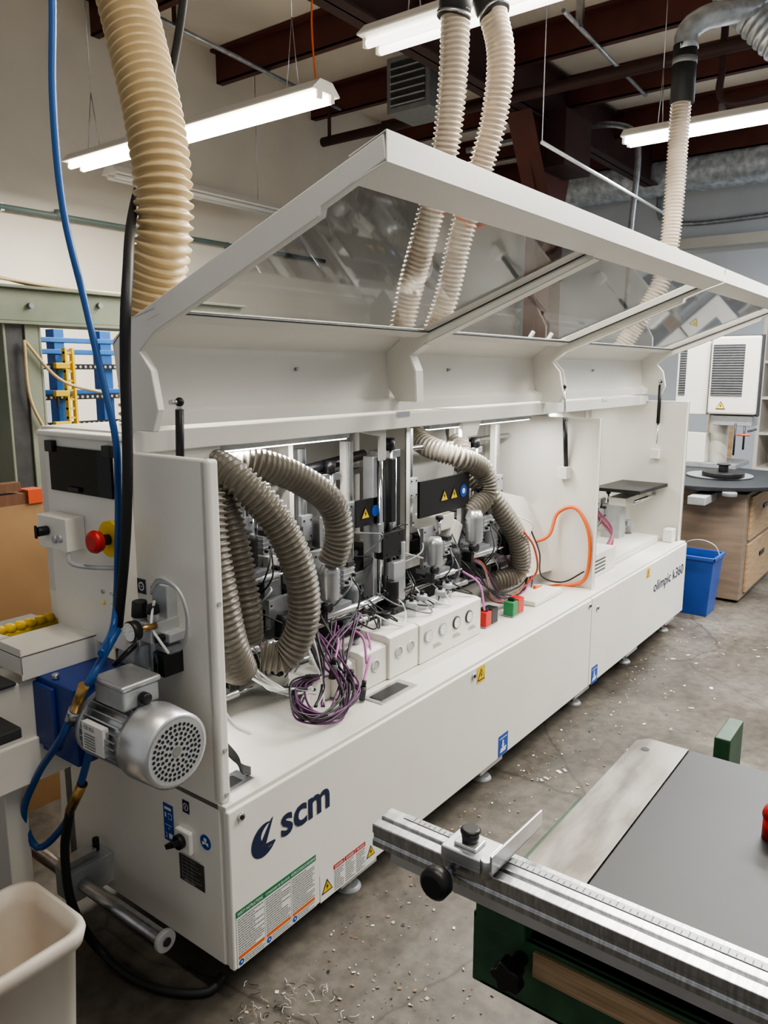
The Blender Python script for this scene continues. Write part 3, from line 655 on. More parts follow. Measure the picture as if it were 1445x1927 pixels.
for i in range(30):
    x=rnd.uniform(.35,2.2);z=rnd.uniform(.78,1.05);y=rnd.uniform(.32,.42)
    a=Vector((x,y,z));b=a+Vector((rnd.uniform(-.2,.2),rnd.uniform(-.06,.08),rnd.uniform(-.18,.1)))
    cab([a,(a+b)/2+Vector((rnd.uniform(-.05,.05),-.07,rnd.uniform(-.05,.05))),b],.003,rnd.choice(['black','black','black','labelwhite','grey','darkgrey']),M,'air_tube',6)
# ---- front motor
mx,mz=-.15,.795
U=thing('feed_motor',(mx,.1,mz),None,None,M)
G().lathe((mx,-.03,mz),(0,1,0),[(0,.080),(.004,.089),(.09,.093),(.105,.090),(.105,.08)],'alu',40).done('fan_cover',U)
g=G();fcm=('y',-.0295)
g.disc(fcm,mx,mz,.078,'lightgrey',.0012,36)
for ring,(r,n) in enumerate([(.02,8),(.031,14),(.042,20),(.053,26),(.064,32)]):
    for k in range(n):
        an=2*math.pi*k/n+ring*.3;g.disc(fcm,mx+r*math.cos(an),mz+r*math.sin(an),.0042,'black',.002,8)
g.disc(fcm,mx,mz,.012,'steel',.002,16)
g.done('fan_grille',U)
g=G().cyl((mx,.07,mz),(mx,.24,mz),.064,'alu',32)
for k in range(32):
    an=2*math.pi*k/32;c=Vector((mx+.075*math.cos(an),.16,mz+.075*math.sin(an)))
    g.box((c.x-.012,.085,c.z-.0014),(c.x+.012,.225,c.z+.0014),'alu',('Y',-an))
g.lathe((mx,.225,mz),(0,1,0),[(0,.088),(.02,.088),(.02,.05)],'lightgrey',28)
g.done('motor_body',U)
G().box((-.205,.085,.875),(-.105,.20,.925),'lightgrey').box((-.21,.08,.925),(-.10,.205,.94),'alu').cyl((-.155,.085,.90),(-.155,.06,.90),.014,'black').done('terminal_box',U,.006,seg=3)
G().box((-.215,.28,.68),(-.03,.48,.885),'motorblue').box((-.225,.36,.70),(-.215,.46,.87),'motorblue').cyl((mx,.24,mz),(mx,.285,mz),.075,'motorblue',28).cyl((-.2,.38,.885),(-.2,.38,.90),.01,'steel',8).done('gearbox',U,.01,seg=3)
g=G();fe=('x',mx-.0885)
g.box((mx-.0885,.125,.765),(mx-.072,.21,.835),'labelwhite')
for k in range(6):g.rect(fe,-.20,.772+k*.007,-.155,.774+k*.007,'labelgrey',.002)
g.text(fe,'CE IE3',-.2,.82,.04,.009,'black',.002)
g.done('rating_plate',U)
# filter regulator assembly
U=thing('air_service_unit',(-.05,.2,1.0),None,None,M)
for (uu,vv,s_) in ((266,1195,1),(290,1190,.8)):
    q=W(uu,vv,'x',-.06)
    G().lathe((-.06,q.y,q.z-.11),(0,0,1),[(0,.008),(.004,.012),(.02,.014),(.024,.021*s_),(.09,.021*s_)],'clearplastic',18).box((-.085,q.y-.026*s_,q.z-.02),(-.0,q.y+.026*s_,q.z+.03),'alu').cyl((-.06,q.y,q.z+.03),(-.06,q.y,q.z+.05),.018*s_,'lightgrey').cyl((-.06,q.y,q.z+.05),(-.06,q.y,q.z+.09*s_),.022*s_,'black',18,.018*s_).cyl((-.06,q.y,q.z-.11),(-.06,q.y,q.z-.125),.006,'brass').done('filter_bowl',U,.002)
q2=W(243,1190,'x',-.14)
g=G().lathe((-.118,q2.y,q2.z),(-1,0,0),[(0,.024),(.02,.026),(.022,.022)],'black',24).cyl((-.118,q2.y,q2.z),(-.07,q2.y-.01,q2.z),.008,'brass');g.disc(('x',-.140),-q2.y,q2.z,.0225,'dial',.0008,28)
for k in range(9):
    an=math.radians(-45+k*33.75);g.rect(('x',-.140),-q2.y+.017*math.cos(an)-.001,q2.z+.017*math.sin(an)-.001,-q2.y+.017*math.cos(an)+.001,q2.z+.017*math.sin(an)+.001,'black',.0014)
g.poly(('x',-.140),[(-q2.y,q2.z-.001),(-q2.y+.014,q2.z+.010),(-q2.y+.001,q2.z+.001)],'red',.0018)
g.done('pressure_gauge',U)
q3=W(318,1245,'x',-.03)
g=G().box((-.06,q3.y-.02,q3.z-.03),(0,q3.y+.025,q3.z+.03),'black').box((-.05,q3.y-.015,q3.z+.03),(0,q3.y+.02,q3.z+.045),'lightgrey')
q4=W(320,1195,'x',-.03);g.box((-.05,q4.y-.025,q4.z-.012),(0,q4.y+.03,q4.z+.012),'lightgrey').cyl((-.05,q4.y,q4.z),(-.075,q4.y,q4.z),.01,'black')
g.done('solenoid_valve',U,.003)
for dx in (0,.012,.02):
    cab([X(285,1105+dx*600,-.06),X(300,1088+dx*400,-.07),X(335,1110,-.07),X(352,1160,-.06),X(345,1215,-.05),X(320,1230,-.04)],.004,'lightgrey',U,'wire')
cab([X(290,1130,-.06),X(285,1180,-.08),X(300,1205,-.07),X(318,1230,-.06)],.0035,'labelwhite',U,'wire')
cab([X(215,1250,-.13),X(235,1232,-.12),X(258,1210,-.08)],.007,'black',U,'wire')
G().box((-.03,.14,.93),(0,.20,1.13),'lightgrey').done('mounting_rail',U,.002)
# end face marks
fe=('x',0)
def ev(u,v):
    q=W(u,v,'x',0);return -q.y,q.z
g=G()
u,v=ev(267,1103);g.rect(fe,u-.018,v-.02,u+.018,v+.02,'navy').disc(fe,u,v,.012,'labelwhite',.0018).disc(fe,u,v,.008,'navy',.0024);g.rect(fe,u-.006,v-.001,u+.006,v+.001,'labelwhite',.003)
g.done('warning_sticker',M)
g=G()
u,v=ev(318,1548);g.rect(fe,u-.021,v-.055,u+.021,v+.055,'blue')
g.text(fe,'1',u-.014,v+.015,.006,.014,'labelwhite').text(fe,'2',u-.014,v-.045,.008,.014,'labelwhite').rect(fe,u+.0,v+.012,u+.016,v+.03,'labelwhite',.0018).rect(fe,u+.002,v+.014,u+.014,v+.028,'blue',.0024).rect(fe,u+.0,v-.045,u+.016,v-.03,'labelwhite',.0018).rect(fe,u-.014,v-.008,u+.014,v-.006,'labelwhite',.0018).text(fe,'+',u-.002,v-.02,.008,.008,'labelwhite').rect(fe,u-.015,v+.038,u+.014,v+.046,'labelwhite',.0018)
g.done('instruction_sticker',M)
g=G();u,v=ev(350,1518);g.rect(fe,u-.014,v-.018,u+.014,v+.018,'navy').disc(fe,u,v,.011,'labelwhite',.0018).disc(fe,u,v,.0085,'navy',.0024).text(fe,'1',u-.002,v-.005,.004,.01,'labelwhite',.003)
g.done('instruction_sticker',M)
g=G();u,v=ev(387,1585);g.disc(fe,u,v,.021,'blue').disc(fe,u,v+.007,.006,'labelwhite',.0018).poly(fe,[(u-.012,v-.01),(u,v-.004),(u+.012,v-.01),(u+.012,v+.001),(u,v-.0),(u-.012,v+.001)],'labelwhite',.0018)
g.done('manual_sticker',M)
u,v=ev(351,1578)
G().box((-.014,-u-.03,v-.035),(0,-u+.03,v+.03),'labelwhite').done('main_switch_housing',M,.004)
G().cyl((-.014,-u+.004,v),(-.03,-u+.004,v),.02,'black',20).box((-.05,-u-.012,v-.008),(-.028,-u+.03,v+.006),'black',('X',-.5)).done('rotary_switch',M,.002)
g=G();u0,v0=ev(337,1600);u1,v1=ev(387,1690)
g.rect(fe,u0,v1+.015,u1,v0-.005,'plate')
for k in range(7):g.rect(fe,u0+.01,v1+.03+k*.011,u1-.012-.01*(k%3),v1+.0315+k*.011,'lightgrey',.0018)
for k in range(3):g.rect(fe,u0+.012+k*.02,v1+.02,u0+.013+k*.02,v1+.095,'lightgrey',.0018)
g.text(fe,'MADE IN ITALY',u0+.02,v1+.019,.045,.005,'labelwhite',.0018)
g.done('name_plate',M)
# front marks
ff=('y',-.022)
g=G()
cx,cz,r=.120,.428,.047
def E(a,rr,ox=0,oz=0):
    x=rr*math.cos(math.radians(a))+ox*r;z=rr*math.sin(math.radians(a))+oz*r
    return (cx+x+.12*z,cz+z)
for a0 in range(66,330,6):
    k0=(a0-66)/264;k1=(a0-60)/264
    i0=max(0,1-.80*math.sin(math.pi*min(1,k0*1.0)));i1=max(0,1-.80*math.sin(math.pi*min(1,k1)))
    g.poly(ff,[E(a0,r),E(a0+6,r),E(a0+6,r*i1*.98),E(a0,r*i0*.98)],'navy')
g.poly(ff,[E(195,r*.3),E(0,0,-.02,-.34),E(0,0,.12,-.36),E(0,0,.60,1.12),E(0,0,.44,1.05)],'navy',.0013)
g.poly(ff,[E(0,0,-.3,-.36),E(0,0,.1,-.62),E(0,0,.90,-.52),E(0,0,.86,-.36),E(0,0,.1,-.28)],'navy',.0014)
g.text(ff,'scm',.182,.398,.200,.066,'navy',.0016,.024)
g.done('company_logo',M)
G().text(ff,'olimpic k360',3.27,.355,.58,.085,'navy',.0016,.006).done('model_lettering',M)
def lines(g,u0,v0,u1,v1,n,m='labelgrey'):
    for k in range(n):
        vv=v0+(v1-v0)*(k+.5)/n;hh=(v1-v0)/n*.36;u=u0
        end=u1-(u1-u0)*rnd.choice([0,0,.1,.35])
        while u<end:
            w=rnd.uniform(.004,.012);g.rect(ff,u,vv-hh/2,min(u+w,end),vv+hh/2,m,.0018);u+=w+.0015
g=G();g.rect(ff,.012,.112,.318,.278,'labelwhite');g.rect(ff,.012,.259,.318,.278,'labelgreen',.0016)
g.text(ff,'SAFETY INSTRUCTIONS',.016,.264,.09,.009,'labelwhite',.0024,.01).text(ff,'CONSIGNES DE SÉCURITÉ',.116,.264,.093,.009,'labelwhite',.0024,.01).text(ff,'INSTRUCCIONES DE SEGURIDAD',.215,.264,.10,.009,'labelwhite',.0024,.01)
for k in range(3):
    u0=.016+k*.101
    lines(g,u0,.148,u0+.093,.255,15)
    g.rect(ff,u0,.136,u0+.093,.146,'orange',.0016);lines(g,u0+.02,.115,u0+.093,.134,3)
    g.disc(ff,u0+.009,.125,.009,'blue',.0016).disc(ff,u0+.009,.126,.003,'labelwhite',.0024)
    if k:g.rect(ff,u0-.005,.115,u0-.004,.258,'labelgrey',.0016)
g.done('safety_label',M)
g=G();g.rect(ff,.335,.108,.60,.200,'labelwhite');g.warn(ff,.365,.152,.05,.0018)
for k,t in enumerate(('DANGER','DANGER','PELIGRO')):
    u0=.395+k*.052
    g.rect(ff,u0,.184,u0+.049,.199,'red',.0016);g.text(ff,t,u0+.006,.188,.037,.008,'labelwhite',.0024,.01);lines(g,u0+.003,.113,u0+.047,.181,9)
g.warn(ff,.575,.152,.045,.0018)
g.done('danger_label',M)
for (x,z,s) in ((1.256,.525,.055),(3.156,.52,.05)):
    G().rect(ff,x-s*.55,z-s*.6,x+s*.55,z+s*.55,'yellow').warn(ff,x,z,s,.0018).done('warning_sticker',M)
for (x,z) in ((1.45,.16),(2.405,.15)):
    g=G().rect(ff,x-.04,z-.045,x+.04,z+.045,'blue').poly(ff,[(x-.028,z-.03),(x+.02,z-.03),(x+.028,z-.012),(x-.018,z-.012)],'labelwhite',.0018).poly(ff,[(x-.015,z+.0),(x-.002,z-.015),(x+.01,z+.0)],'labelwhite',.0018).rect(ff,x-.008,z,x+.003,z+.02,'labelwhite',.0018).rect(ff,x-.03,z+.028,x+.03,z+.032,'labelwhite',.0018)
    g.done('lifting_sticker',M)
G().cyl((-.1,.13,.195),(-.1,.95,.195),.020,'steel',20).cyl((-.1,.12,.195),(-.1,.135,.195),.03,'lightgrey',24).cyl((-.1,.115,.195),(-.1,.12,.195),.012,'black',16).box((-.14,.50,.15),(-.0,.58,.245),'lightgrey').box((-.13,.52,.245),(-.04,.56,.27),'steel').cyl((-.03,.54,.25),(-.03,.54,.29),.01,'black').done('support_rod',M,.003)
# ================================================================ CABLES/HOSES outside
top=W(225,-60,'x',.25)
G().hose([Vector((top.x,top.y+.12,4.8)),Vector((top.x,top.y+.08,4.0)),Vector((top.x,top.y+.03,(3.7+top.z)/2)),top,W(252,60,'x',.25),W(285,200,'x',.24),W(305,330,'x',.23),W(308,440,'x',.23),W(293,540,'x',.24),Vector((.25,.56,1.62)),Vector((.25,.57,1.505))],.080,.026,'tanhose',.17,32).done('dust_hose',label='large tan corrugated dust hose hanging from the roof into the machine',category='dust hose')
def dhose(pts,r,label,coup=None,pitch=.018):
    pts=[Vector(q) for q in pts]
    t=pts[0];pts=[Vector((t.x,t.y,4.8)),Vector((t.x,t.y,(t.z+4.8)/2))]+pts
    T=thing('dust_hose',(pts[-1].x,pts[-1].y,pts[-1].z),label,'dust hose',None,'pale dust hoses')
    G().hose(pts,r,pitch,'palehose',.2,22).done('flexible_hose',T)
    if coup:
        a,b=coup;G().cyl(a,b,r*1.1,'rubber',24).cyl(a+(b-a)*.85,a+(b-a)*.95,r*1.16,'steel',24).done('coupling',T)
b=W(853,35,'x',1.35)
dhose([W(858,0,'x',1.35),W(852,150,'x',1.35),W(835,300,'x',1.36),W(800,440,'x',1.38),W(768,560,'x',1.42),(1.42,.5,1.68),(1.42,.52,1.505)],.053,'pale corrugated dust hose hanging from the roof to the hood',(W(862,-30,'x',1.35),b))
b2=W(932,30,'x',1.6)
dhose([W(925,0,'x',1.6),W(942,100,'x',1.6),W(930,220,'x',1.6),W(900,330,'x',1.6),W(865,450,'x',1.6),W(840,560,'x',1.62),(1.62,.5,1.68),(1.62,.52,1.505)],.053,'pale corrugated dust hose hanging beside its twin',(W(905,-20,'x',1.6),b2))
T=thing('dust_hose',(3.75,.5,1.505),'pale dust hose with black coupling below a galvanized elbow','dust hose',None,'pale dust hoses')
G().hose([W(1282,180,'x',3.8),W(1275,280,'x',3.8),W(1268,380,'x',3.8),W(1258,470,'x',3.8),W(1240,540,'x',3.78),(3.75,.45,1.75),(3.75,.5,1.505)],.06,.02,'palehose',.2,22).done('flexible_hose',T)
G().cyl(W(1290,85,'x',3.8),W(1283,195,'x',3.8),.068,'rubber',24).cyl(W(1289,110,'x',3.8),W(1288,122,'x',3.8),.070,'grey',24).done('coupling',T)
G().tube([W(1291,95,'x',3.8),W(1293,62,'x',3.8),W(1325,35,'x',3.85),W(1385,20,'x',4.0),W(1440,-10,'x',4.3)],.066,'galv',.035,20,lambda i:1.05 if i%4==0 else 1).done('duct_elbow',T)
G().hose([W(1340,-90,'x',4.3),W(1390,-5,'x',4.3),W(1450,60,'x',4.3),W(1560,150,'x',4.3)],.12,.05,'galv',.08,28).done('flexible_duct',T)
def long(name,pts,r,m,label,cat,grp=None):
    G().tube(pts,r,m,.02,12).done(name,label=label,category=cat,group=grp)
t=W(350,-60,'x',.5)
long('power_cable',[Vector((t.x,t.y,4.8)),Vector((t.x,t.y,4.0)),t,W(345,0,'x',.5),W(322,140,'x',.5),W(275,300,'x',.40),W(248,410,'x',.15),W(240,520,'x',-.05),W(236,600,'x',-.08),W(236,700,'x',-.08),W(240,860,'x',-.08),W(236,1020,'x',-.08),W(222,1180,'x',-.07)],.0125,'rubber','thick black cable hanging from the roof to the infeed end','cable')
t=W(97,-60,'x',-.1)
long('air_hose',[Vector((t.x,t.y,4.8)),Vector((t.x,t.y,4.0)),t,W(100,200,'x',-.12),W(120,400,'x',-.12),W(160,570,'x',-.1),W(192,710,'x',-.095),W(218,830,'x',-.09),W(222,920,'x',-.075),W(222,1000,'x',-.075),W(215,1170,'x',-.09),W(190,1230,'x',-.2)],.0085,'airblue','blue air hose hanging from the roof','air hose','blue air hoses')
long('air_hose',[W(150,1310,'x',-.22),W(120,1380,'x',-.25),W(70,1460,'x',-.25),W(45,1540,'x',-.25),W(70,1595,'x',-.23),W(115,1560,'x',-.2),W(150,1480,'x',-.2),W(172,1400,'x',-.2)],.0095,'airblue','blue air hose looping below the feed motor','air hose','blue air hoses')
long('air_hose',[W(222,1185,'x',-.11),W(205,1215,'x',-.15),W(170,1280,'x',-.22),W(150,1310,'x',-.22)],.0095,'airblue','short blue air hose ending in a brass coupling','air hose','blue air hoses')
a=W(158,1290,'x',-.235);b=W(142,1335,'x',-.235);G().cyl(a,b,.013,'brass').cyl(b,b+(b-a)*.5,.016,'steel').done('hose_coupling',M)
a=W(155,1475,'x',-.2);b=W(132,1525,'x',-.2);G().cyl(a,b,.013,'brass').done('hose_coupling',M)
long('floor_cable',[W(132,1525,'x',-.2),W(122,1600,'x',-.2),W(135,1700,'x',-.2),W(190,1790,'z',.04),W(260,1845,'z',.015),W(340,1868,'z',.014),W(400,1862,'z',.014),W(418,1835,'z',.03)],.012,'rubber','black air line sagging to the floor at the machine end','cable')
# ================================================================ LEFT BACKGROUND
yb=1.8
a=W(0,540,'y',yb);b=W(0,603,'y',yb);c=W(455,580,'y',yb)
T=thing('clamp_machine',(a.x,yb,0),'old green steel frame press behind the edgebander','machine')
G().box((a.x-1.2,yb,b.z),(c.x,yb+.14,a.z),'oldgreen').done('top_beam',T,.006)
G().box((a.x-1.2,yb-.03,a.z),(c.x,yb+.17,a.z+.012),'oldgreen').done('beam_flange',T,.002)
G().box((a.x-1.2,yb-.03,b.z-.012),(c.x,yb+.17,b.z),'oldgreen').done('beam_flange',T,.002)
for u in (60,190):
    q=W(u,575,'y',yb-.02);G().cyl((q.x,yb,q.z),(q.x,yb-.02,q.z),.012,'grey',12).done('bolt',T)
q=W(8,600,'y',yb);q2=W(70,600,'y',yb)
G().box((q.x,yb+.01,0),(q2.x,yb+.13,b.z),'darkgrey').box((q2.x,yb,.0),(q2.x+.012,yb+.14,b.z),'oldgreen').box((q.x-.012,yb,0),(q.x,yb+.14,b.z),'oldgreen').box((q2.x-.06,yb,0),(q2.x,yb+.012,b.z),'oldgreen').done('post',T,.003)
G().box((c.x-.1,yb+.01,0),(c.x,yb+.13,b.z),'oldgreen').done('post',T,.003)
for k in range(6): G().tube([(a.x-.4,yb+.0+k*.025,a.z+.022),(a.x-.1,yb+.01+k*.022,a.z+.04+.006*k),(a.x+.25,yb+.03+k*.015,a.z+.024),(a.x+.7,yb+.06,a.z+.022)],.006,'tanhose',.05,6).done('hanging_hose',T)
for (u0,v0,u1,v1) in ((45,640,85,810),(45,640,200,740)):
    G().tube([W(u0,v0,'y',yb-.02),W((u0+u1)/2-8,(v0+v1)/2+25,'y',yb-.02),W(u1,v1,'y',yb-.02)],.007,'tanhose',.03,8).done('hanging_hose',T)
yr=2.6
T=thing('clamp_rack',(1.2,yr,0),'blue steel clamp rack with perforated rails and yellow ladder upright','clamp rack')
l=W(-40,650,'y',yr);r=W(222,650,'y',yr)
zt=W(60,625,'y',yr).z
for (u,w) in ((98,.06),(184,.07)):
    q=W(u,700,'y',yr);G().box((q.x,yr-.04,0),(q.x+w,yr+.04,zt+.02),'rackblue').done('upright',T,.003)
for v in (640,662,738,808,935):
    q=W(100,v,'y',yr);G().box((l.x,yr-.05,q.z-.013),(r.x,yr+.03,q.z+.013),'rackblue').done('rail',T,.003)
for v in (690,748,800):
    q=W(100,v,'y',yr-.06);g=G().box((l.x,yr-.07,q.z-.014),(r.x,yr-.055,q.z+.014),'black')
    for k in range(26):
        xx=l.x+(r.x-l.x)*(k+.5)/26;g.cyl((xx,yr-.072,q.z),(xx,yr-.07,q.z),.008,'lightgrey',8)
    g.done('perforated_rail',T)
qa=W(122,655,'y',yr-.1);qb=W(122,812,'y',yr-.1)
g=G().box((qa.x-.02,yr-.13,qb.z),(qa.x-.008,yr-.10,qa.z),'yellow').box((qa.x+.022,yr-.13,qb.z),(qa.x+.034,yr-.10,qa.z),'yellow')
for k in range(9):
    zz=qb.z+(qa.z-qb.z)*(k+.5)/9;g.box((qa.x-.02,yr-.125,zz-.006),(qa.x+.034,yr-.105,zz+.006),'yellow')
g.done('ladder_upright',T)
for v in (690,742,800):
    q=W(108,v,'y',yr-.12);G().box((q.x-.03,yr-.16,q.z-.01),(q.x+.05,yr-.13,q.z+.02),'yellow').box((q.x-.02,yr-.15,q.z-.07),(q.x-.005,yr-.135,q.z),'black').done('clamp_head',T,.003)
G().box((.3,3.1,0),(1.4,3.14,1.7),'lightgrey').done('metal_sheet',label='grey sheet panel standing behind the clamp rack',category='panel')
a=W(0,955,'y',1.3);b=W(105,945,'y',1.3)
g=G();x0,x1,z1=a.x-.3,b.x,a.z
g.box((x0,1.3,0),(x1,1.32,z1),'mdf').box((x1-.02,1.32,0),(x1,1.75,z1),'mdf').box((x0,1.73,0),(x1-.02,1.75,z1),'mdf').box((x0,1.32,0),(x1-.02,1.73,.05),'mdf')
g.done('storage_crate',label='brown mdf crate behind the infeed end',category='crate')
q=W(70,900,'y',1.33)
G().box((q.x-.5,1.30,z1),(q.x-.06,1.36,z1+.04),'darkwood').box((q.x-.06,1.29,z1),(q.x,1.36,z1+.05),'redorange').box((q.x-.5,1.30,z1+.05),(q.x-.08,1.35,z1+.08),'darkwood').cyl((q.x-.2,1.32,z1+.03),(q.x-.2,1.32,z1+.06),.008,'steel').done('wood_clamp',label='wooden clamp with orange jaw on the crate',category='clamp')
g=G()
for k in range(6): g.box((-.75+.01*k,.92,.02+.06*k),(-.12-.015*k,1.22-.02*k,.07+.06*k),'wood',('Z',.04*(k%3-1)))
g.box((-.7,.95,0),(-.6,1.2,.02),'wood').box((-.3,.95,0),(-.2,1.2,.02),'wood')
g.done('lumber_stack',label='pile of wooden boards on the floor',category='wood')
# ================================================================ RIGHT BACKGROUND
def taper(g,x0,x1,y0,y1,z0,z1,d,t,m):
    vo=[(x0+d,y0+d,z0),(x1-d,y0+d,z0),(x1-d,y1-d,z0),(x0+d,y1-d,z0),(x0,y0,z1),(x1,y0,z1),(x1,y1,z1),(x0,y1,z1)]
    vi=[(x0+d+t,y0+d+t,z0+t),(x1-d-t,y0+d+t,z0+t),(x1-d-t,y1-d-t,z0+t),(x0+d+t,y1-d-t,z0+t),(x0+t,y0+t,z1),(x1-t,y0+t,z1),(x1-t,y1-t,z1),(x0+t,y1-t,z1)]
    fs=[(0,3,2,1),(0,1,5,4),(1,2,6,5),(2,3,7,6),(3,0,4,7),(8,9,10,11),(8,12,13,9),(9,13,14,10),(10,14,15,11),(11,15,12,8),(4,5,13,12),(5,6,14,13),(6,7,15,14),(7,4,12,15)]
    return g.add(vo+vi,fs,m)
T=thing('bucket',(4.3,.0,0),'blue plastic bucket with wire handle beside the machine','bucket')
g=G();taper(g,4.17,4.43,-.13,.13,0,.42,.03,.006,'binblue');g.box((4.16,-.14,.395),(4.17,.14,.42),'binblue').box((4.16,-.14,.395),(4.44,-.13,.42),'binblue').box((4.43,-.14,.395),(4.44,.14,.42),'binblue')
g.done('bucket_body',T,.006)
G().tube([(4.3,-.14,.4),(4.3,-.10,.48),(4.3,.0,.51),(4.3,.09,.48),(4.3,.13,.4)],.004,'lightgrey',.02,8).done('handle',T)
T=thing('sanding_cabinet',(5.2,.2,0),'plywood cabinet with drawers under a round black table','cabinet')
cy=-.2
G().box((4.66,cy,.02),(5.75,.75,.80),'cabwood').box((4.7,cy+.03,0),(5.7,.7,.02),'black').done('body',T,.004)
for k,(z0,z1) in enumerate(((.06,.42),(.45,.77))):
    D=G().box((4.78,cy-.018,z0),(5.68,cy,z1),'ply').done('drawer',T,.003)
    G().box((5.15,cy-.026,(z0+z1)/2+.03),(5.3,cy-.018,(z0+z1)/2+.06),'black').done('drawer_pull',D)
tt=thing('round_table',(5.2,.2,.8),None,None,T)
G().lathe((5.1,.20,.83),(0,0,1),[(0,.66),(.03,.66)],'phenolic',48).box((4.6,.2,.83),(5.9,.9,.858),'phenolic').done('table_plate',tt,.002)
G().box((4.35,-.0,.74),(4.9,.12,.80),'lightgrey').cyl((4.5,-.12,.80),(4.5,-.12,.83),.05,'grey').box((4.8,.1,.8),(5.4,.5,.83),'grey').done('cast_bracket',tt,.006)
T2=thing('feed_wheel',(5.1,.1,.862),'black handwheel lying on the round table','machine part')
G().cyl((5.1,.1,.862),(5.1,.1,.875),.24,'grey',40).cyl((5.0,.05,.875),(5.0,.05,.91),.15,'black',40).cyl((5.0,.05,.91),(5.0,.05,.96),.035,'black',20).cyl((5.0,.05,.96),(5.0,.05,.97),.05,'blackrough',20).done('wheel_disc',T2,.004)
T=thing('milling_machine',(5.75,.3,.86),'beige machine control cabinet with dark louvred vents standing behind the round table','machine')
G().box((5.60,.36,1.30),(5.95,.62,1.90),'beige').box((5.63,.04,1.34),(5.95,.34,1.90),'beige').done('body',T,.01)
G().box((5.55,-.03,1.31),(5.60,.345,1.935),'beige').done('door',T,.02,seg=4)
G().box((5.56,-.045,1.30),(5.615,-.028,1.945),'blackrough').box((5.60,-.04,1.30),(5.615,.33,1.945),'blackrough').done('door_seal',T,.006)
for (a,b,xf) in ((.085,.325,5.55),(.545,.60,5.60)):
    g=G().box((xf-.004,a,1.46),(xf,b,1.87),'darkgrey')
    for k in range(20):
        zz=1.465+k*.0202;g.box((xf-.008,a,zz),(xf-.004,b,zz+.005),'grey')
    g.done('vent_grille',T)
G().warn(('x',5.549),-.24,1.385,.075).done('warning_sticker',T)
G().cyl((5.8,.3,.86),(5.8,.3,1.32),.08,'beige',24).box((5.6,.1,.86),(6.1,.5,.9),'grey').box((5.58,.0,1.22),(5.8,.30,1.3),'grey').box((5.6,.35,.9),(5.75,.55,1.15),'beige').done('column',T,.004)
G().cyl((5.58,.02,1.18),(5.85,.02,1.18),.010,'darkgrey').cyl((5.58,.12,.98),(5.58,.12,1.24),.008,'black').cyl((5.58,.05,1.03),(5.58,.05,1.22),.008,'black').cyl((5.56,.10,1.15),(5.56,.0,1.15),.008,'redorange').done('hand_lever',T)
T=thing('shelving_unit',(8.6,.3,0),'white shelving unit with stored boxes','shelf')
G().box((8.4,.50,0),(9.0,.54,2.3),'white2').box((9.0,-1.2,0),(9.03,.54,2.3),'white2').done('frame',T)
for z in (.1,.55,.95,1.35,1.75,2.27):
    G().box((8.4,-1.2,z),(9.0,.5,z+.03),'white2').done('shelf',T)
for i,(y,z,m) in enumerate(((.3,.58,'wood'),(.05,.58,'darkgrey'),(.25,.98,'mdf'),(-.05,.98,'blue'),(.3,1.38,'lightgrey'),(.0,1.38,'mdf'))):
    G().box((8.5,y-.1,z),(8.8,y+.1,z+.15),m).box((8.49,y-.105,z+.15),(8.81,y+.105,z+.185),m).done('storage_box',label='small box stored on the white shelving',category='box',group='boxes on the shelving',bevel=.003)
G().box((7.6,.60,0),(7.64,.85,1.75),'wood').done('plank',label='wooden board leaning near the shelving',category='board')
q=W(790,165,'y',3.2)
T=thing('unit_heater',(q.x,q.y,q.z),'grey gas unit heater hung under the roof','heater')
G().box((q.x-.2,q.y-.25,q.z-.25),(q.x+.25,q.y+.25,q.z+.25),'grey').box((q.x-.205,q.y-.2,q.z-.2),(q.x-.2,q.y+.2,q.z+.2),'darkgrey').done('housing',T,.01)
g=G()
for k in range(6):g.box((q.x-.22,q.y-.2,q.z-.19+k*.065),(q.x-.205,q.y+.2,q.z-.18+k*.065),'lightgrey')
g.done('louvres',T)
G().cyl((q.x,q.y,q.z+.25),(q.x,q.y,4.8),.008,'steel').done('hanger',T)
# ================================================================ FOREGROUND TABLE SAW
S=thing('sliding_table_saw',(.2,-1.5,0),'green sliding table saw with black top and aluminium crosscut fence','table saw')
zt=.85
g=G();pts=[(-.115,-.99),(.455,-.99),(.455,-.905),(.43,-.885),(-.095,-.885),(-.115,-.905)]
g.prism(pts,'z',zt-.035,zt,'castiron');g.cyl((.40,-.915,zt+.0002),(.40,-.915,zt+.0006),.009,'black',16)
g.done('cast_iron_wing',S,.002)
G().box((-.115,-2.4,zt-.03),(.455,-.992,zt),'phenolic').done('table_top',S,.002)
G().box((-.11,-2.4,zt-.10),(-.09,-.92,zt-.035),'lightgrey').done('table_apron',S,.002)
xf0,xf1=-.235,-.18
g=G().prism([(xf0,.858),(xf0,.870),(xf0+.003,.872),(xf0+.003,.880),(xf0,.882),(xf0,.898),(xf0+.018,.900),(xf0+.018,.890),(xf0+.026,.890),(xf0+.026,.900),(xf1-.012,.902),(xf1,.902),(xf1,.858)],'y',-2.4,-.664,'brushed')
g.box((xf1,-2.4,.846),(xf1+.045,-.80,.856),'alu').box((xf1+.045,-2.4,.842),(xf1+.058,-.85,.868),'brushed').box((xf0+.004,-2.4,.838),(xf0+.05,-.70,.857),'alu')
g.done('crosscut_fence',S,.0015)
g=G().box((xf1-.014,-2.4,.9022),(xf1-.001,-.70,.9030),'lightgrey')
for k in range(170):
    yy=-.72-k*.01;g.box((xf1-.013,yy-.0006,.903),(xf1-(.005 if k%5 else .001),yy+.0006,.9033),'black')
g.done('fence_scale',S)
U=thing('flip_stop',(-.2,-.8,.9),None,None,S)
q=W(885,1592,'z',.92)
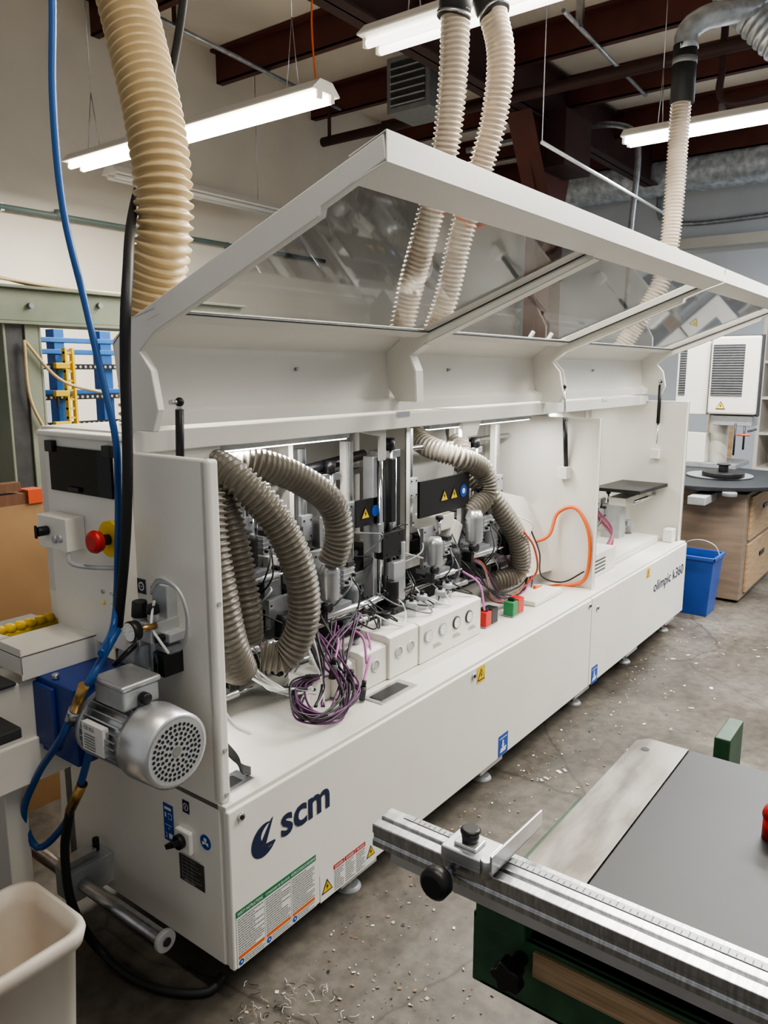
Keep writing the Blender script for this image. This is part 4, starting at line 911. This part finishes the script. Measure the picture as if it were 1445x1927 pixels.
G().box((q.x-.03,q.y-.042,.902),(q.x+.03,q.y+.036,.924),'alu').box((q.x-.018,q.y-.02,.924),(q.x+.015,q.y+.02,.930),'alu').done('stop_block',U,.002)
G().cyl((q.x,q.y,.930),(q.x,q.y,.944),.013,'darkgrey',18,.015).lathe((q.x,q.y,.944),(0,0,1),[(0,.016),(.004,.0165),(.007,.012)],'black',18).done('clamp_knob',U)
a=W(922,1625,'z',.925);b=W(1014,1535,'z',.925)
G().prism([(a.x-.006,a.y-.006),(b.x-.004,b.y-.008),(b.x+.004,b.y+.006),(a.x-.004,a.y+.018)],'z',.908,.914,'alu').prism([(a.x-.006,a.y-.006),(b.x-.004,b.y-.008),(b.x-.003,b.y-.004),(a.x-.005,a.y-.002)],'z',.908,.940,'alu').cyl((a.x,a.y+.006,.90),(a.x,a.y+.006,.93),.010,'steel').done('flip_arm',U,.001)
q=W(826,1656,'x',-.27)
G().lathe((q.x+.01,q.y,q.z),(-1,0,0),[(0,.018),(.01,.025),(.026,.025),(.032,.018)],'black',20).cyl((q.x+.01,q.y,q.z),(xf0,q.y,q.z),.008,'steel').done('locking_knob',S)
g=G().box((-.15,-2.4,.62),(-.12,-.815,.752),'machgreen').box((-.15,-2.4,.74),(.3,-.815,.752),'machgreen').box((-.17,-.92,.75),(-.1,-.83,.83),'machgreen').box((-.15,-2.4,.62),(.3,-.83,.63),'machgreen').box((.27,-2.4,.62),(.3,-.83,.75),'machgreen')
g.box((.0,-1.9,0),(.25,-1.4,.62),'machgreen')
g.done('frame_beam',S,.003)
G().box((-.158,-2.4,.69),(-.15,-.93,.735),'ply').done('plywood_edge',S,.001)
q=W(966,1822,'x',-.18)
g=G();pp=[]
for k in range(40):
    an=2*math.pi*k/40;rr=.024+.004*math.cos(5*an);pp.append((q.y+rr*math.cos(an),q.z+rr*math.sin(an)))
g.prism(pp,'x',-.21,-.185,'black').cyl((-.185,q.y,q.z),(-.15,q.y,q.z),.012,'black').done('star_knob',S,.003)
q=W(1352,1405,'z',.80)
G().box((q.x-.03,q.y-.03,.70),(q.x+.10,q.y+.005,.835),'machgreen').box((.40,q.y-.05,.62),(q.x+.05,q.y+.0,.74),'machgreen').done('end_bracket',S,.004)
G().prism([(.0,.845),(.10,.845),(.0,.74)],'y',-.895,-.885,'machgreen').box((-.09,-.9,.74),(.4,-.89,.82),'machgreen').done('wing_bracket',S)
q=W(1443,1570,'z',.86);G().cyl((q.x+.01,q.y-.01,.851),(q.x+.01,q.y-.01,.89),.02,'red').sphere((q.x+.01,q.y-.01,.895),.022,'red').done('push_knob',label='red plastic knob resting on the black table top',category='knob')
# ================================================================ WHITE BIN
T=thing('trash_bin',(-.55,.2,0),'dusty white plastic bin with sawdust streaks beside the machine end','bin')
def rrect(x0,x1,y0,y1,r,n=6):
    o=[]
    for (cx,cy,a0) in ((x1-r,y0+r,-90),(x1-r,y1-r,0),(x0+r,y1-r,90),(x0+r,y0+r,180)):
        for k in range(n+1):
            a=math.radians(a0+90*k/n);o.append((cx+r*math.cos(a),cy+r*math.sin(a)))
    return o
def loft(g,secs,m):
    n=len(secs[0][0]);vs=[];fs=[]
    for pts,z in secs:vs+=[(x,y,z) for x,y in pts]
    for i in range(len(secs)-1):
        for k in range(n):fs.append((i*n+k,i*n+(k+1)%n,(i+1)*n+(k+1)%n,(i+1)*n+k))
    fs.append(tuple(range((len(secs)-1)*n,len(secs)*n)));g.add(vs,fs,m,True)
bx=(-.74,-.355,.03,.30)
def R2(d,r=.05):return rrect(bx[0]+d,bx[1]-d,bx[2]+d,bx[3]-d,r)
g=G();loft(g,[(R2(.03),0),(R2(.012),.41),(R2(0),.412),(R2(-.005),.44),(R2(-.002),.452),(R2(.01),.452),(R2(.02),.41),(R2(.05),.03)],'dirtywhite')
g.done('bin_body',T)
g=G()
for k in range(60):
    x=rnd.uniform(bx[0]+.07,bx[1]-.07);y=rnd.uniform(bx[2]+.07,bx[3]-.07);z=rnd.uniform(.04,.09)
    g.box((x-.03,y-.01,z),(x+.03,y+.01,z+.004),'wood',('Z',rnd.uniform(0,3)))
o=g.done('offcut_pile',T);o['kind']='stuff'
G().box((-1.0,.35,0),(-.82,.39,.72),'wood').done('board',label='pale wooden board standing beside the bin',category='board')
# ================================================================ DEBRIS
g=G()
def chip(x,y,s,m):
    a=rnd.uniform(0,6.28);w=s*rnd.uniform(.3,1);z=.0015+rnd.uniform(0,.001)
    c,d=math.cos(a),math.sin(a)
    g.add([(x+c*s-d*w,y+d*s+c*w,z),(x-c*s-d*w,y-d*s+c*w,z),(x-c*s+d*w,y-d*s-c*w,z+.002),(x+c*s+d*w,y+d*s-c*w,z+.002)],[(0,1,2,3)],m)
for k in range(1300):
    q=rnd.random()
    if q<.5: x=rnd.uniform(.3,4.1);y=-abs(rnd.gauss(0,.18))-.02
    elif q<.8: x=rnd.gauss(.1,.25);y=rnd.gauss(-.35,.2)
    else: x=rnd.uniform(-.3,2.5);y=rnd.uniform(-1.6,-.02)
    if y>-.02:continue
    chip(x,y,rnd.choice([.0015,.0015,.002,.002,.003,.005]),rnd.choice(['chip','labelwhite','wood','wood','chip','darkgrey']))
g.done('wood_chips',label='scattered wood chips and shavings on the concrete',category='debris',kind='stuff')
for k in range(22):
    x=rnd.uniform(1.5,4.0);y=rnd.uniform(-.6,-.1);s=rnd.uniform(.006,.014)
    G().box((x-s,y-s*.6,0.0005),(x+s,y+s*.6,.003),rnd.choice(['chip','labelwhite','lightgrey']),('Z',rnd.uniform(0,3))).done('offcut',label='small pale offcut lying on the concrete floor',category='offcut',group='offcuts on the floor')
g=G()
for k in range(110):
    x=rnd.uniform(-.35,.2);y=rnd.gauss(-.15,.07);pts=[Vector((x,y,.006))]
    d=rnd.uniform(0,6.28)
    for i in range(3):
        d+=rnd.uniform(-1.4,1.4);pts.append(pts[-1]+Vector((math.cos(d)*.010,math.sin(d)*.010,rnd.uniform(-.002,.005))))
    g.tube(pts,.0009,rnd.choice(['labelwhite','chip','chip','blackrough']),.008,4)
g.done('plastic_shavings',label='curly pale shavings piled near the machine end',category='debris',kind='stuff')
# ================================================================ CAMERA, WORLD
cd=bpy.data.cameras.new('camera');cd.sensor_fit='VERTICAL';cd.sensor_height=36;cd.sensor_width=27;cd.lens=36*f/1927;cd.clip_start=.02
co=bpy.data.objects.new('camera',cd);COL.objects.link(co);co.location=C
d=Vector((math.cos(th)*math.cos(p),math.sin(th)*math.cos(p),-math.sin(p)))
co.rotation_euler=d.to_track_quat('-Z','Y').to_euler();sc.camera=co
w=bpy.data.worlds.new('world');w.use_nodes=True;w.node_tree.nodes['Background'].inputs[0].default_value=(.97,.98,1,1);w.node_tree.nodes['Background'].inputs[1].default_value=.33
sc.world=w
try:
    sc.view_settings.view_transform='AgX';sc.view_settings.look='AgX - Medium High Contrast';sc.view_settings.exposure=.15
except Exception as e: print(e)
